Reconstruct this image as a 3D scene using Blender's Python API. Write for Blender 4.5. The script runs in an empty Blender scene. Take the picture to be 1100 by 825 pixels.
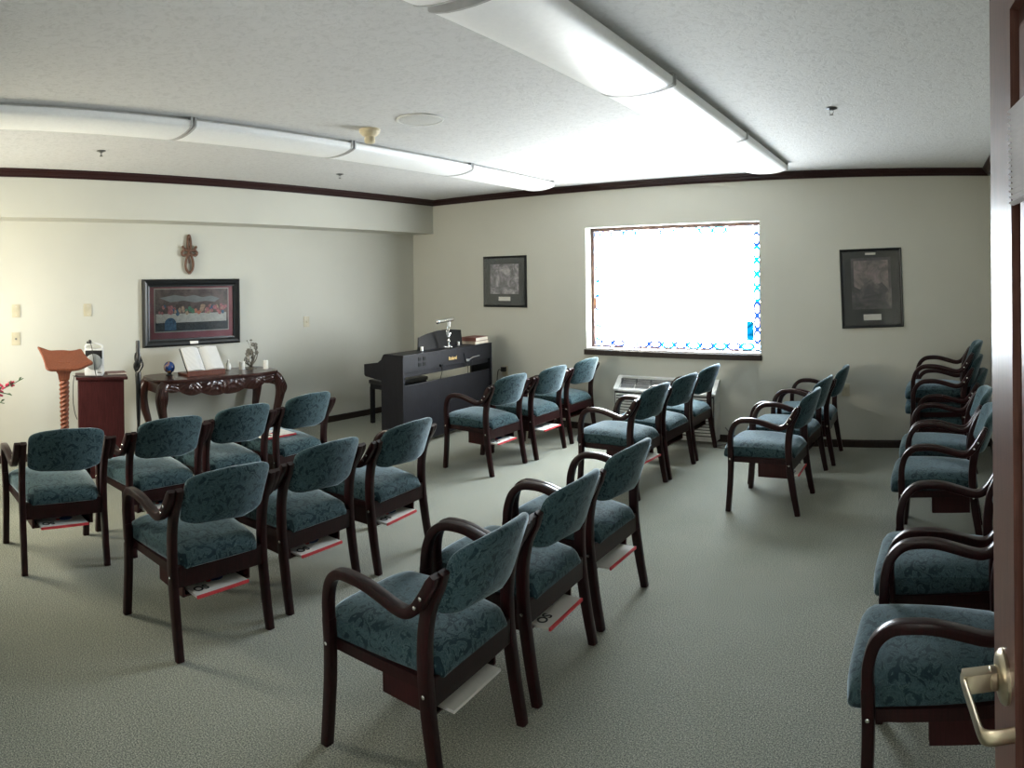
import bpy, bmesh, math, random
from mathutils import Vector, Matrix
random.seed(7)
PI = math.pi
scene = bpy.context.scene
COL = scene.collection

# ---------------------------------------------------------------- room dimensions (metres)
XL, XS, XR = -6.066, -5.708, 0.645      # left wall, soffit face, right wall
YB, YF = 6.371, 0.0                     # window wall, entrance wall
H, HS = 2.654, 2.236                    # ceiling, soffit underside
WX0, WX1, WZ0, WZ1 = -3.506, -1.580, 0.872, 2.192   # window opening
CAMZ = 1.6505

# ---------------------------------------------------------------- materials
def new_mat(name):
    m = bpy.data.materials.new(name); m.use_nodes = True
    nt = m.node_tree; nt.nodes.clear()
    out = nt.nodes.new('ShaderNodeOutputMaterial')
    b = nt.nodes.new('ShaderNodeBsdfPrincipled')
    nt.links.new(b.outputs[0], out.inputs[0])
    return m, nt, b

def coords(nt, scale=(1, 1, 1), which='Object'):
    tc = nt.nodes.new('ShaderNodeTexCoord'); mp = nt.nodes.new('ShaderNodeMapping')
    nt.links.new(tc.outputs[which], mp.inputs[0]); mp.inputs['Scale'].default_value = scale
    return mp.outputs[0]

def ramp(nt, src, stops):
    r = nt.nodes.new('ShaderNodeValToRGB'); cr = r.color_ramp
    while len(cr.elements) < len(stops): cr.elements.new(0.5)
    for e, (p, c) in zip(cr.elements, stops):
        e.position = p; e.color = (*c, 1) if len(c) == 3 else c
    nt.links.new(src, r.inputs[0]); return r.outputs[0]

def noise(nt, co, scale, detail=3, rough=.55, dist=0):
    n = nt.nodes.new('ShaderNodeTexNoise'); nt.links.new(co, n.inputs['Vector'])
    n.inputs['Scale'].default_value = scale; n.inputs['Detail'].default_value = detail
    n.inputs['Roughness'].default_value = rough; n.inputs['Distortion'].default_value = dist
    return n.outputs[0]

def bump(nt, b, src, strength, dist=.01):
    n = nt.nodes.new('ShaderNodeBump'); n.inputs['Strength'].default_value = strength
    n.inputs['Distance'].default_value = dist
    nt.links.new(src, n.inputs['Height']); nt.links.new(n.outputs[0], b.inputs['Normal'])

def simple(name, c, rough=.5, metal=0, var=.12, scale=12, coat=0, spec=.5):
    m, nt, b = new_mat(name)
    co = coords(nt)
    lo = tuple(x * (1 - var) for x in c); hi = tuple(min(1, x * (1 + var)) for x in c)
    nt.links.new(ramp(nt, noise(nt, co, scale), [(.3, lo), (.7, hi)]), b.inputs['Base Color'])
    b.inputs['Roughness'].default_value = rough; b.inputs['Metallic'].default_value = metal
    b.inputs['Coat Weight'].default_value = coat; b.inputs['Specular IOR Level'].default_value = spec
    return m

def wood(name, dark, light, rough=.35, grain=(14, 14, 1.2), coat=.0, bmp=.05):
    m, nt, b = new_mat(name)
    co = coords(nt, grain)
    f = noise(nt, co, 6, 6, .6, 1.2)
    nt.links.new(ramp(nt, f, [(.3, dark), (.7, light)]), b.inputs['Base Color'])
    b.inputs['Roughness'].default_value = rough; b.inputs['Coat Weight'].default_value = coat
    b.inputs['Coat Roughness'].default_value = .15; b.inputs['Specular IOR Level'].default_value = .22
    bump(nt, b, f, bmp, .002)
    return m

M = {}
# walls: warm cream paint with faint roller texture
m, nt, b = new_mat('wall_paint'); co = coords(nt)
nt.links.new(ramp(nt, noise(nt, co, 1.3, 3), [(.3, (.475, .472, .42)), (.7, (.51, .507, .45))]), b.inputs['Base Color'])
b.inputs['Roughness'].default_value = .65; bump(nt, b, noise(nt, co, 160, 2), .12, .003); M['wall'] = m
# ceiling: knocked-down plaster
m, nt, b = new_mat('ceiling_plaster'); co = coords(nt, (1, 1, 1))
n1 = noise(nt, co, 26, 6, .65, 1.2)
nt.links.new(ramp(nt, n1, [(.36, (.49, .49, .49)), (.5, (.56, .56, .56)), (.7, (.585, .585, .585))]), b.inputs['Base Color'])
b.inputs['Roughness'].default_value = .75
bump(nt, b, ramp(nt, n1, [(.38, (0, 0, 0)), (.56, (1, 1, 1))]), .28, .005); M['ceiling'] = m
# carpet: short grey-green speckle
m, nt, b = new_mat('carpet'); co = coords(nt)
n1 = noise(nt, co, 175, 3, .85); n2 = noise(nt, co, 2.2, 4, .6)
c1 = ramp(nt, n1, [(.38, (.035, .042, .034)), (.5, (.178, .190, .155)), (.62, (.47, .465, .385))])
c2 = ramp(nt, n2, [(.3, (.86, .88, .86)), (.7, (1, 1, 1))])
mx = nt.nodes.new('ShaderNodeMixRGB'); mx.blend_type = 'MULTIPLY'; mx.inputs[0].default_value = 1
nt.links.new(c1, mx.inputs[1]); nt.links.new(c2, mx.inputs[2]); nt.links.new(mx.outputs[0], b.inputs['Base Color'])
b.inputs['Roughness'].default_value = .95; b.inputs['Sheen Weight'].default_value = .15
bump(nt, b, n1, .25, .003); M['carpet'] = m
# chair fabric: teal jacquard with curling leaf pattern
m, nt, b = new_mat('teal_jacquard'); co = coords(nt)
n0 = noise(nt, co, 17, 4, .62, 2.6)
c1 = ramp(nt, n0, [(.38, (.009, .025, .034)), (.46, (.016, .040, .048)), (.50, (.072, .120, .128)), (.54, (.019, .046, .057)), (.62, (.046, .086, .098))])
n3 = noise(nt, co, 420, 2)
c2 = ramp(nt, n3, [(.3, (.72, .72, .72)), (.7, (1, 1, 1))])
mx = nt.nodes.new('ShaderNodeMixRGB'); mx.blend_type = 'MULTIPLY'; mx.inputs[0].default_value = 1
nt.links.new(c1, mx.inputs[1]); nt.links.new(c2, mx.inputs[2]); nt.links.new(mx.outputs[0], b.inputs['Base Color'])
b.inputs['Roughness'].default_value = .9; b.inputs['Specular IOR Level'].default_value = .2; b.inputs['Sheen Weight'].default_value = .6
b.inputs['Sheen Roughness'].default_value = .30; b.inputs['Sheen Tint'].default_value = (.75, .9, 1, 1)
bump(nt, b, n0, .25, .003); M['fabric'] = m
M['mahogany'] = wood('mahogany', (.007, .0014, .0016), (.021, .0040, .0044), .32, coat=.08)
M['cherry'] = wood('cherry_veneer', (.026, .0055, .006), (.058, .013, .013), .42)
M['rack'] = wood('rack_veneer', (.018, .004, .004), (.040, .009, .009), .4)
M['crown'] = wood('dark_moulding', (.014, .005, .005), (.030, .010, .010), .4)
M['base'] = wood('dark_baseboard', (.018, .012, .010), (.032, .022, .018), .5)
M['carved'] = wood('carved_table_wood', (.020, .007, .006), (.048, .016, .012), .28, coat=.4)
M['oak'] = wood('orange_carved_wood', (.11, .034, .018), (.20, .066, .036), .5)
M['piano'] = wood('black_piano_finish', (.006, .006, .008), (.013, .013, .017), .42)
M['door'] = wood('door_walnut', (.060, .026, .020), (.115, .052, .040), .33, (30, 30, 1.5))
M['door_groove'] = wood('door_groove', (.026, .010, .008), (.045, .018, .013), .4, (30, 30, 1.5))
M['black'] = simple('black_plastic', (.012, .012, .013), .35)
M['matt_black'] = simple('matt_black', (.004, .004, .004), .5, spec=.12)
M['leather'] = simple('black_vinyl', (.014, .014, .015), .45)
M['white_plastic'] = simple('white_plastic', (.72, .72, .70), .35)
M['cap_grey'] = simple('light_grey_cap', (.40, .40, .40), .5)
M['beige'] = simple('beige_plastic', (.60, .52, .36), .4)
M['plate'] = simple('ivory_plate', (.46, .42, .31), .4)
M['grey_metal'] = simple('grey_enamel', (.52, .53, .54), .4, 0)
M['ac'] = simple('air_conditioner_cream', (.52, .52, .50), .5)
M['slot'] = simple('dark_slot', (.05, .05, .05), .6)
M['slotgrey'] = simple('grey_slot', (.15, .15, .15), .6)
M['chrome'] = simple('chrome', (.75, .75, .74), .18, 1)
M['brass'] = simple('satin_brass', (.52, .45, .33), .28, 1)
M['gold'] = simple('gold_print', (.70, .48, .20), .35, .6)
M['paper'] = simple('paper', (.78, .77, .73), .6, var=.04)
M['page_text'] = None
M['red'] = simple('red_spine', (.55, .035, .045), .5)
M['blueink'] = simple('blue_ink', (.07, .12, .32), .5)
M['blackink'] = simple('black_ink', (.02, .02, .02), .5)
M['wax'] = simple('white_wax', (.82, .81, .76), .4)
M['frame_black'] = simple('black_frame', (.007, .008, .009), .32, spec=.35)
M['mat_maroon'] = simple('maroon_mat', (.36, .12, .145), .7)
M['mat_grey'] = simple('charcoal_mat', (.022, .025, .026), .8, spec=.2)
M['mat_edge'] = simple('pale_bevel', (.60, .58, .52), .6)
M['brownwood'] = wood('brown_cross_wood', (.060, .030, .020), (.17, .095, .065), .5)
M['leaf'] = simple('leaf_green', (.06, .11, .05), .5)
M['petal'] = simple('red_petal', (.42, .02, .06), .5)
M['bronze'] = simple('pewter_bronze', (.16, .145, .12), .35, .6, var=.5, scale=60)
M['bookred'] = simple('brown_red_cloth', (.16, .05, .04), .5)
M['booktan'] = simple('tan_cloth', (.40, .33, .26), .5)
M['pages'] = simple('page_block', (.66, .60, .50), .7)
M['silver_amp'] = simple('silver_amp_body', (.60, .61, .62), .35)
M['amp_grille'] = simple('grey_grille', (.28, .30, .30), .6, .3)
M['clay'] = simple('flower_pot_clay', (.30, .16, .10), .6)
M['window_frame'] = wood('brown_window_frame', (.10, .055, .045), (.16, .095, .08), .4)
M['sill'] = simple('pale_sill', (.72, .70, .72), .35)

# diffuser of the ceiling lights: glossy prismatic acrylic
m, nt, b = new_mat('acrylic_diffuser'); co = coords(nt)
nt.links.new(ramp(nt, noise(nt, co, 40), [(.3, (.86, .87, .88)), (.7, (.90, .91, .92))]), b.inputs['Base Color'])
b.inputs['Roughness'].default_value = .42; b.inputs['Specular IOR Level'].default_value = .9
b.inputs['Subsurface Weight'].default_value = 0
bump(nt, b, noise(nt, co, 300, 1), .15, .002); M['lens'] = m

# blue mottled glass globe
m, nt, b = new_mat('blue_mottled_glass'); co = coords(nt)
v = nt.nodes.new('ShaderNodeTexVoronoi'); v.inputs['Scale'].default_value = 42; nt.links.new(co, v.inputs['Vector'])
nt.links.new(ramp(nt, v.outputs['Color'], [(.25, (.01, .03, .16)), (.5, (.02, .09, .30)), (.62, (.45, .22, .05)), (.8, (.02, .05, .2))]), b.inputs['Base Color'])
b.inputs['Roughness'].default_value = .12; b.inputs['Coat Weight'].default_value = .6; M['globe'] = m

# open book pages with lines of print
m, nt, b = new_mat('printed_pages'); co = coords(nt)
w = nt.nodes.new('ShaderNodeTexWave'); w.bands_direction = 'Y'; w.inputs['Scale'].default_value = 42; w.inputs['Distortion'].default_value = .4
nt.links.new(co, w.inputs['Vector'])
nt.links.new(ramp(nt, w.outputs[0], [(.35, (.52, .52, .52)), (.65, (.84, .83, .80))]), b.inputs['Base Color'])
b.inputs['Roughness'].default_value = .6; M['print'] = m

# pale gathered blind
M['blind'] = simple('pleated_blind_cloth', (.66, .64, .66), .45)

# stained glass: tinted transparent leaded glass, pale in the middle, coloured border
def stained(name, border):
    m = bpy.data.materials.new(name); m.use_nodes = True; nt = m.node_tree; nt.nodes.clear()
    out = nt.nodes.new('ShaderNodeOutputMaterial'); tr = nt.nodes.new('ShaderNodeBsdfTransparent')
    co = coords(nt, (1, 1, 1))
    v = nt.nodes.new('ShaderNodeTexVoronoi'); v.inputs['Scale'].default_value = 13 if border else 7
    nt.links.new(co, v.inputs['Vector'])
    if border:
        c = ramp(nt, v.outputs['Color'], [(.22, (.005, .02, .42)), (.34, (.02, .35, .95)), (.50, (.0, .70, .95)), (.60, (.85, .95, 1)), (.86, (.98, .45, .03))])
    else:
        c = ramp(nt, v.outputs['Color'], [(.2, (.60, .72, .86)), (.5, (.88, .90, .86)), (.8, (.92, .80, .66))])
    v2 = nt.nodes.new('ShaderNodeTexVoronoi'); v2.feature = 'DISTANCE_TO_EDGE'; v2.inputs['Scale'].default_value = 13 if border else 7
    nt.links.new(co, v2.inputs['Vector'])
    e = ramp(nt, v2.outputs['Distance'], [(.02, (.10, .10, .12) if border else (.5, .5, .5)), (.045, (1, 1, 1))])
    mx = nt.nodes.new('ShaderNodeMixRGB'); mx.blend_type = 'MULTIPLY'; mx.inputs[0].default_value = 1
    nt.links.new(c, mx.inputs[1]); nt.links.new(e, mx.inputs[2]); nt.links.new(mx.outputs[0], tr.inputs[0])
    nt.links.new(tr.outputs[0], out.inputs[0]); return m
M['glass_mid'] = stained('stained_glass_pale', False)
M['glass_border'] = stained('stained_glass_border', True)
m = bpy.data.materials.new('pearl_glass'); m.use_nodes = True; nt = m.node_tree; nt.nodes.clear()
o_ = nt.nodes.new('ShaderNodeOutputMaterial'); tr = nt.nodes.new('ShaderNodeBsdfTransparent'); tr.inputs[0].default_value = (.93, .96, .97, 1)
nt.links.new(tr.outputs[0], o_.inputs[0]); M['glass_pearl'] = m

# picture glazing: clear sheet with reflections
m = bpy.data.materials.new('picture_glazing'); m.use_nodes = True; nt = m.node_tree; nt.nodes.clear()
o_ = nt.nodes.new('ShaderNodeOutputMaterial'); tr = nt.nodes.new('ShaderNodeBsdfTransparent'); gl = nt.nodes.new('ShaderNodeBsdfGlossy')
gl.inputs['Roughness'].default_value = .06; fr = nt.nodes.new('ShaderNodeFresnel'); fr.inputs[0].default_value = 1.5
ms = nt.nodes.new('ShaderNodeMixShader'); nt.links.new(fr.outputs[0], ms.inputs[0]); nt.links.new(tr.outputs[0], ms.inputs[1]); nt.links.new(gl.outputs[0], ms.inputs[2])
nt.links.new(ms.outputs[0], o_.inputs[0]); M['glazing'] = m

# landscape print in greys
def print_mat(name, stops, scale, offs):
    m, nt, b = new_mat(name); co = coords(nt, (scale, scale, scale))
    co2 = nt.nodes.new('ShaderNodeVectorMath'); co2.operation = 'ADD'; nt.links.new(co, co2.inputs[0]); co2.inputs[1].default_value = offs
    nt.links.new(ramp(nt, noise(nt, co2.outputs[0], 1, 8, .7, .8), stops), b.inputs['Base Color'])
    b.inputs['Roughness'].default_value = .5; return m
M['a_reflect'] = print_mat('pale_rose_reflection_paint', [(.38, (.10, .085, .09)), (.55, (.24, .19, .195)), (.7, (.36, .28, .27))], 9, (7, 2, 5))  # rose tones of a glass reflection, painted into the tall print
M['print_grey'] = print_mat('grey_landscape_print', [(.36, (.05, .05, .06)), (.5, (.20, .19, .22)), (.64, (.52, .49, .54))], 9, (1, 5, 2))
M['print_grey2'] = print_mat('brown_grey_print', [(.38, (.020, .020, .024)), (.52, (.06, .055, .06)), (.68, (.20, .16, .165))], 7, (4, 1, 9))

# ---------------------------------------------------------------- mesh helpers
def obj(name, bm, mat, parent=None, smooth=True, loc=None, rot=None):
    bmesh.ops.recalc_face_normals(bm, faces=bm.faces[:])
    me = bpy.data.meshes.new(name); bm.to_mesh(me); bm.free()
    mats = mat if isinstance(mat, (list, tuple)) else [mat]
    for k in mats: me.materials.append(M[k] if isinstance(k, str) else k)
    for p in me.polygons: p.use_smooth = smooth
    if smooth:
        try: me.set_sharp_from_angle(angle=math.radians(38))
        except Exception: pass
    o = bpy.data.objects.new(name, me); COL.objects.link(o)
    if parent: o.parent = parent
    if loc: o.location = loc
    if rot: o.rotation_euler = rot
    return o

def nb(): return bmesh.new()

def box(bm, x0, x1, y0, y1, z0, z1, bev=0, mi=0, mat=None):
    vs = [bm.verts.new((x, y, z)) for x in (x0, x1) for y in (y0, y1) for z in (z0, z1)]
    idx = [(0, 1, 3, 2), (4, 6, 7, 5), (0, 4, 5, 1), (2, 3, 7, 6), (0, 2, 6, 4), (1, 5, 7, 3)]
    fs = [bm.faces.new([vs[i] for i in q]) for q in idx]
    if bev > 0:
        es = list({e for f in fs for e in f.edges})
        r = bmesh.ops.bevel(bm, geom=es + vs, offset=bev, segments=2, affect='EDGES', profile=.6)
        fs = [f for f in r['faces']] + [f for f in fs if f.is_valid]
        vs = list({v for f in fs for v in f.verts})
    for f in fs:
        if f.is_valid: f.material_index = mi
    if mat is not None:
        bmesh.ops.transform(bm, matrix=mat, verts=[v for v in vs if v.is_valid])
    return vs

def ring_loft(bm, rings, closed=True, cap=True, mi=0):
    R = [[bm.verts.new(p) for p in r] for r in rings]
    n = len(R[0]); fs = []
    for a, b_ in zip(R, R[1:]):
        for i in range(n if closed else n - 1):
            j = (i + 1) % n
            fs.append(bm.faces.new((a[i], a[j], b_[j], b_[i])))
    if cap:
        fs.append(bm.faces.new(R[0][::-1])); fs.append(bm.faces.new(R[-1]))
    for f in fs: f.material_index = mi
    return R

def catmull(pts, n=6):
    P = [Vector(p) for p in pts]; out = []
    Q = [2 * P[0] - P[1]] + P + [2 * P[-1] - P[-2]]
    for i in range(1, len(Q) - 2):
        p0, p1, p2, p3 = Q[i - 1:i + 3]
        for k in range(n):
            t = k / n
            out.append(.5 * ((2 * p1) + (-p0 + p2) * t + (2 * p0 - 5 * p1 + 4 * p2 - p3) * t * t + (-p0 + 3 * p1 - 3 * p2 + p3) * t ** 3))
    out.append(P[-1]); return out

def tube(bm, pts, r, seg=8, smooth_n=0, mi=0, cap=True):
    P = catmull(pts, smooth_n) if smooth_n else [Vector(p) for p in pts]
    if callable(r): rr = [r(i / (len(P) - 1)) for i in range(len(P))]
    elif isinstance(r, (list, tuple)):
        rr = []
        for i in range(len(P)):
            t = i / (len(P) - 1) * (len(r) - 1); k = min(int(t), len(r) - 2); rr.append(r[k] + (r[k + 1] - r[k]) * (t - k))
    else: rr = [r] * len(P)
    rings = []; up = Vector((0, 0, 1)); prev = None
    for i, p in enumerate(P):
        d = (P[min(i + 1, len(P) - 1)] - P[max(i - 1, 0)]).normalized()
        if prev is None:
            a = d.cross(up if abs(d.z) < .9 else Vector((1, 0, 0))).normalized()
        else:
            a = (prev - d * prev.dot(d)).normalized()
        prev = a; b_ = d.cross(a)
        rings.append([p + (a * math.cos(2 * PI * k / seg) + b_ * math.sin(2 * PI * k / seg)) * rr[i] for k in range(seg)])
    ring_loft(bm, rings, cap=cap, mi=mi)

def sweep(bm, pts, wx, th, n=5, taper=None):
    """rounded-rectangular bentwood section; pts lie near a plane x=const, wx across, th in the path plane"""
    P = catmull(pts, n); rings = []
    X = Vector((1, 0, 0))
    for i, p in enumerate(P):
        d = (P[min(i + 1, len(P) - 1)] - P[max(i - 1, 0)]).normalized()
        nrm = d.cross(X).normalized(); xx = nrm.cross(d).normalized()
        s = taper(i / (len(P) - 1)) if taper else (1, 1)
        a, b_ = wx / 2 * s[0], th / 2 * s[1]; c = min(a, b_) * .38
        prof = [(a - c, b_), (a - c * .3, b_ - c * .3), (a, b_ - c), (a, -b_ + c), (a - c * .3, -b_ + c * .3), (a - c, -b_),
                (-a + c, -b_), (-a + c * .3, -b_ + c * .3), (-a, -b_ + c), (-a, b_ - c), (-a + c * .3, b_ - c * .3), (-a + c, b_)]
        rings.append([p + xx * u + nrm * v for u, v in prof])
    ring_loft(bm, rings)

def lathe(bm, prof, c=(0, 0, 0), seg=20, axis='z', mi=0, cap=True):
    rings = []
    for r, h in prof:
        ring = []
        for k in range(seg):
            a = 2 * PI * k / seg
            x, y = r * math.cos(a), r * math.sin(a)
            p = {'z': (x, y, h), 'y': (x, h, y), 'x': (h, x, y)}[axis]
            ring.append(Vector(c) + Vector(p))
        rings.append(ring)
    ring_loft(bm, rings, cap=cap, mi=mi)

def prism(bm, poly, lo, hi, axis='z', mi=0):
    """extrude a 2-D outline: axis z -> (x,y); y -> (x,z); x -> (y,z)"""
    def mk(p, h): return {'z': (p[0], p[1], h), 'y': (p[0], h, p[1]), 'x': (h, p[0], p[1])}[axis]
    a = [bm.verts.new(mk(p, lo)) for p in poly]; b_ = [bm.verts.new(mk(p, hi)) for p in poly]; n = len(poly)
    fs = [bm.faces.new(a[::-1]), bm.faces.new(b_)]
    for i in range(n): fs.append(bm.faces.new((a[i], a[(i + 1) % n], b_[(i + 1) % n], b_[i])))
    for f in fs: f.material_index = mi

def sphere(bm, c, r, su=14, sv=10, sx=1, sy=1, sz=1, mi=0):
    prof = [(max(r * math.sin(PI * i / sv), r * .02), -r * math.cos(PI * i / sv)) for i in range(sv + 1)]
    rings = [[Vector((c[0] + q * math.cos(2 * PI * k / su) * sx, c[1] + q * math.sin(2 * PI * k / su) * sy, c[2] + h * sz)) for k in range(su)] for q, h in prof]
    ring_loft(bm, rings, mi=mi)

def tag(o, label=None, cat=None, group=None, kind=None):
    if label: o['label'] = label
    if cat: o['category'] = cat
    if group: o['group'] = group
    if kind: o['kind'] = kind
    return o

def thing(name, label, cat, loc=(0, 0, 0), rz=0, group=None):
    o = bpy.data.objects.new(name, None); COL.objects.link(o)
    o.empty_display_size = .1; o.location = loc; o.rotation_euler = (0, 0, rz)
    return tag(o, label, cat, group)

def struct(name, bm, mat, parent=None, smooth=False, label=None):
    o = obj(name, bm, mat, parent, smooth)
    if not parent: o['kind'] = 'structure'
    if label: o['label'] = label
    return o

def dup(root, loc=None, rz=None, label=None, group=None):
    r = root.copy(); COL.objects.link(r)
    if loc is not None: r.location = loc
    if rz is not None: r.rotation_euler = (0, 0, rz)
    if label: r['label'] = label
    if group: r['group'] = group
    for ch in list(root.children):
        c = ch.copy(); COL.objects.link(c); c.parent = r
        for g in ch.children:
            d = g.copy(); COL.objects.link(d); d.parent = c
    return r

# ---------------------------------------------------------------- the room shell
T = .2
bm = nb(); box(bm, XL - T, XR + T, -2.2, YB + T, -.1, 0); struct('floor', bm, 'carpet')
bm = nb(); box(bm, XL - T, XR + T, YF - .12, YB + T, H, H + .12); struct('ceiling', bm, 'ceiling')
bm = nb(); box(bm, XL - T, XL, YF, YB, 0, H); struct('wall_left', bm, 'wall')
bm = nb(); box(bm, XR, XR + T, YF, YB, 0, H); struct('wall_right', bm, 'wall')
bm = nb()
box(bm, XL - T, WX0, YB, YB + T, 0, H); box(bm, WX1, XR + T, YB, YB + T, 0, H)
box(bm, WX0, WX1, YB, YB + T, 0, WZ0); box(bm, WX0, WX1, YB, YB + T, WZ1, H)
struct('wall_back', bm, 'wall')
# entrance wall: doorway round the camera, unseen window added to light the left wall
DX0, DX1, DH = -.78, .215, 2.12
F0, F1, FZ0, FZ1 = -5.55, -4.40, .85, 2.15
bm = nb()
box(bm, XL - T, F0, -.12, YF, 0, H); box(bm, F1, DX0, -.12, YF, 0, H); box(bm, DX1, XR + T, -.12, YF, 0, H)
box(bm, F0, F1, -.12, YF, 0, FZ0); box(bm, F0, F1, -.12, YF, FZ1, H); box(bm, DX0, DX1, -.12, YF, DH, H)
struct('wall_front', bm, 'wall')
# hallway behind the doorway
bm = nb(); box(bm, -2.2, -2.1, -2.2, -.12, 0, 2.45); box(bm, 1.2, 1.3, -2.2, -.12, 0, 2.45); box(bm, -2.2, 1.3, -2.3, -2.2, 0, 2.45)
struct('wall_hallway', bm, 'wall')
bm = nb(); box(bm, -2.2, 1.3, -2.3, -.12, 2.45, 2.55); struct('ceiling_hallway', bm, 'ceiling')
# soffit along the left wall
bm = nb(); box(bm, XL, XS, YF, YB, HS, H); struct('wall_soffit', bm, 'wall')

# crown moulding (dark wood cove) on soffit, window wall, right wall
def crown_profile(d0=0.0):
    return [(0, 0), (.072, 0), (.072, -.012), (.060, -.020), (.050, -.034), (.034, -.046), (.022, -.052), (.016, -.062), (.016, -.068), (0, -.068)]
def mould(name, x0, y0, x1, y1, nx, ny, prof, z, mat):
    bm = nb(); rings = []
    for (x, y), s in (((x0, y0), 1), ((x1, y1), -1)):
        dx, dy = (x1 - x0), (y1 - y0); L = math.hypot(dx, dy); dx /= L; dy /= L
        rings.append([(x + nx * u + dx * s * 0, y + ny * u, z + v) for u, v in prof])
    ring_loft(bm, rings); return struct(name, bm, mat, smooth=False)
mould('trim_1', XS, YF, XS, YB, 1, 0, crown_profile(), H, 'crown')
mould('trim_2', XS, YB, XR, YB, 0, -1, crown_profile(), H, 'crown')
mould('trim_3', XR, YB, XR, YF, -1, 0, crown_profile(), H, 'crown')
bb = [(0, 0), (.012, 0), (.012, .060), (.008, .070), (0, .072)]
mould('baseboard_left', XL, YF, XL, YB, 1, 0, bb, 0, 'base')
mould('baseboard_back', XL, YB, XR, YB, 0, -1, bb, 0, 'base')
mould('baseboard_right', XR, YB, XR, YF, -1, 0, bb, 0, 'base')

# ---------------------------------------------------------------- windows
def tint(name, c):
    m = bpy.data.materials.new(name); m.use_nodes = True; nt = m.node_tree; nt.nodes.clear()
    o_ = nt.nodes.new('ShaderNodeOutputMaterial'); tr = nt.nodes.new('ShaderNodeBsdfTransparent'); tr.inputs[0].default_value = (*c, 1)
    nt.links.new(tr.outputs[0], o_.inputs[0]); M[name] = m
tint('blue_glass', (.0010, .004, .016)); tint('cyan_glass', (.0004, .016, .025)); tint('amber_glass', (.05, .011, .0012)); tint('pale_amber_glass', (.25, .16, .05)); tint('pale_blue_glass', (.12, .25, .40))
GM = ['pearl_glass', 'blue_glass', 'cyan_glass', 'amber_glass', 'pale_amber_glass', 'pale_blue_glass']
M['pearl_glass'] = M['glass_pearl']; tint('glass_warm', (.70, .65, .55))
def window(name, x0, x1, z0, z1, yg, label, s=1):
    r = bpy.data.objects.new(name, None); COL.objects.link(r); tag(r, label, None, None, 'structure')
    fw = .034; rnd = random.Random(4)
    bm = nb()
    box(bm, x0, x0 + fw, yg - .02, yg + .02, z0, z1); box(bm, x1 - fw, x1, yg - .02, yg + .02, z0, z1)
    box(bm, x0 + fw, x1 - fw, yg - .02, yg + .02, z0, z0 + fw); box(bm, x0 + fw, x1 - fw, yg - .02, yg + .02, z1 - fw, z1)
    obj('window_frame', bm, 'window_frame', r, False)
    a0, a1, b0, b1 = x0 + fw, x1 - fw, z0 + fw, z1 - fw; bw = .066
    bm = nb(); box(bm, a0 + bw, a1 - bw, yg - .003, yg + .003, b0 + bw, b1 - bw)
    obj('stained_glass_field', bm, 'glass_mid' if s > 0 else 'glass_warm', r, False)
    bm = nb(); lead = nb()
    def cell(cx, cz, hx, hz, col, mid, ks=1.0):
        N = 16; P = []; Q = []
        for k in range(N):
            a = 2 * PI * (k + .5) / N; ca, sa = math.cos(a), math.sin(a)
            P.append(bm.verts.new((cx + hx * .90 * ks * ca, yg, cz + hz * .86 * ks * sa)))
            m = max(abs(ca), abs(sa)); Q.append(bm.verts.new((cx + hx * ca / m, yg, cz + hz * sa / m)))
        f = bm.faces.new(P); f.material_index = mid
        for k in range(N):
            j = (k + 1) % N; f = bm.faces.new((P[k], Q[k], Q[j], P[j])); f.material_index = col
    def run(horizontal, fixed, lo, hi, n, pal=(0, 0, 4, 0, 5), ks=.95):
        stp = (hi - lo) / n
        for k in range(n):
            c = lo + stp * (k + .5); col = rnd.choice((1, 1, 2, 5)); mid = rnd.choice(pal)
            if horizontal: cell(c, fixed, stp / 2, bw / 2, col, mid, ks)
            else: cell(fixed, c, bw / 2, stp / 2, col, mid, ks)
    run(True, b0 + bw / 2, a0 + bw, a1 - bw, 12, (0, 5, 0, 4, 0), .80); run(True, b1 - bw / 2, a0 + bw, a1 - bw, 12)
    run(False, a0 + bw / 2, b0 + bw, b1 - bw, 7); run(False, a1 - bw / 2, b0 + bw, b1 - bw, 8, (0, 0, 5, 4), .74)
    for cx in (a0 + bw / 2, a1 - bw / 2):
        for cz in (b0 + bw / 2, b1 - bw / 2): cell(cx, cz, bw / 2, bw / 2, 2, 5)
    # inner coloured pieces near the right edge
    e = a1 - bw
    def pane(u0, u1, v0, v1, mi):
        f = bm.faces.new([bm.verts.new(p) for p in ((u0, yg - .006 * s, v0), (u1, yg - .006 * s, v0), (u1, yg - .006 * s, v1), (u0, yg - .006 * s, v1))]); f.material_index = mi
    pane(e - .075, e - .005, b0 + bw + .03, b0 + bw + .22, 2); pane(e - .075, e - .050, b0 + bw + .24, b0 + bw + .36, 5)
    pane(e - .035, e - .004, b0 + bw + .40, b0 + bw + .58, 4); pane(e - .26, e - .20, b1 - bw - .09, b1 - bw - .03, 5)
    me_o = obj('stained_glass_border', bm, GM, r, False)
    bm = nb()
    for p, q in (((a0 + bw, b0), (a0 + bw, b1)), ((a1 - bw, b0), (a1 - bw, b1)), ((a0, b0 + bw), (a1, b0 + bw)), ((a0, b1 - bw), (a1, b1 - bw))):
        tube(bm, [(p[0], yg - .006 * s, p[1]), (q[0], yg - .006 * s, q[1])], .0028, 5)
    obj('lead_came', bm, 'slotgrey', r)
    return r, (a0, a1, b0, b1, bw)
w1, wd = window('window_1', WX0, WX1, WZ0, WZ1, YB + .145, 'blown-out stained glass window with blue and amber border above the heater')
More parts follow.
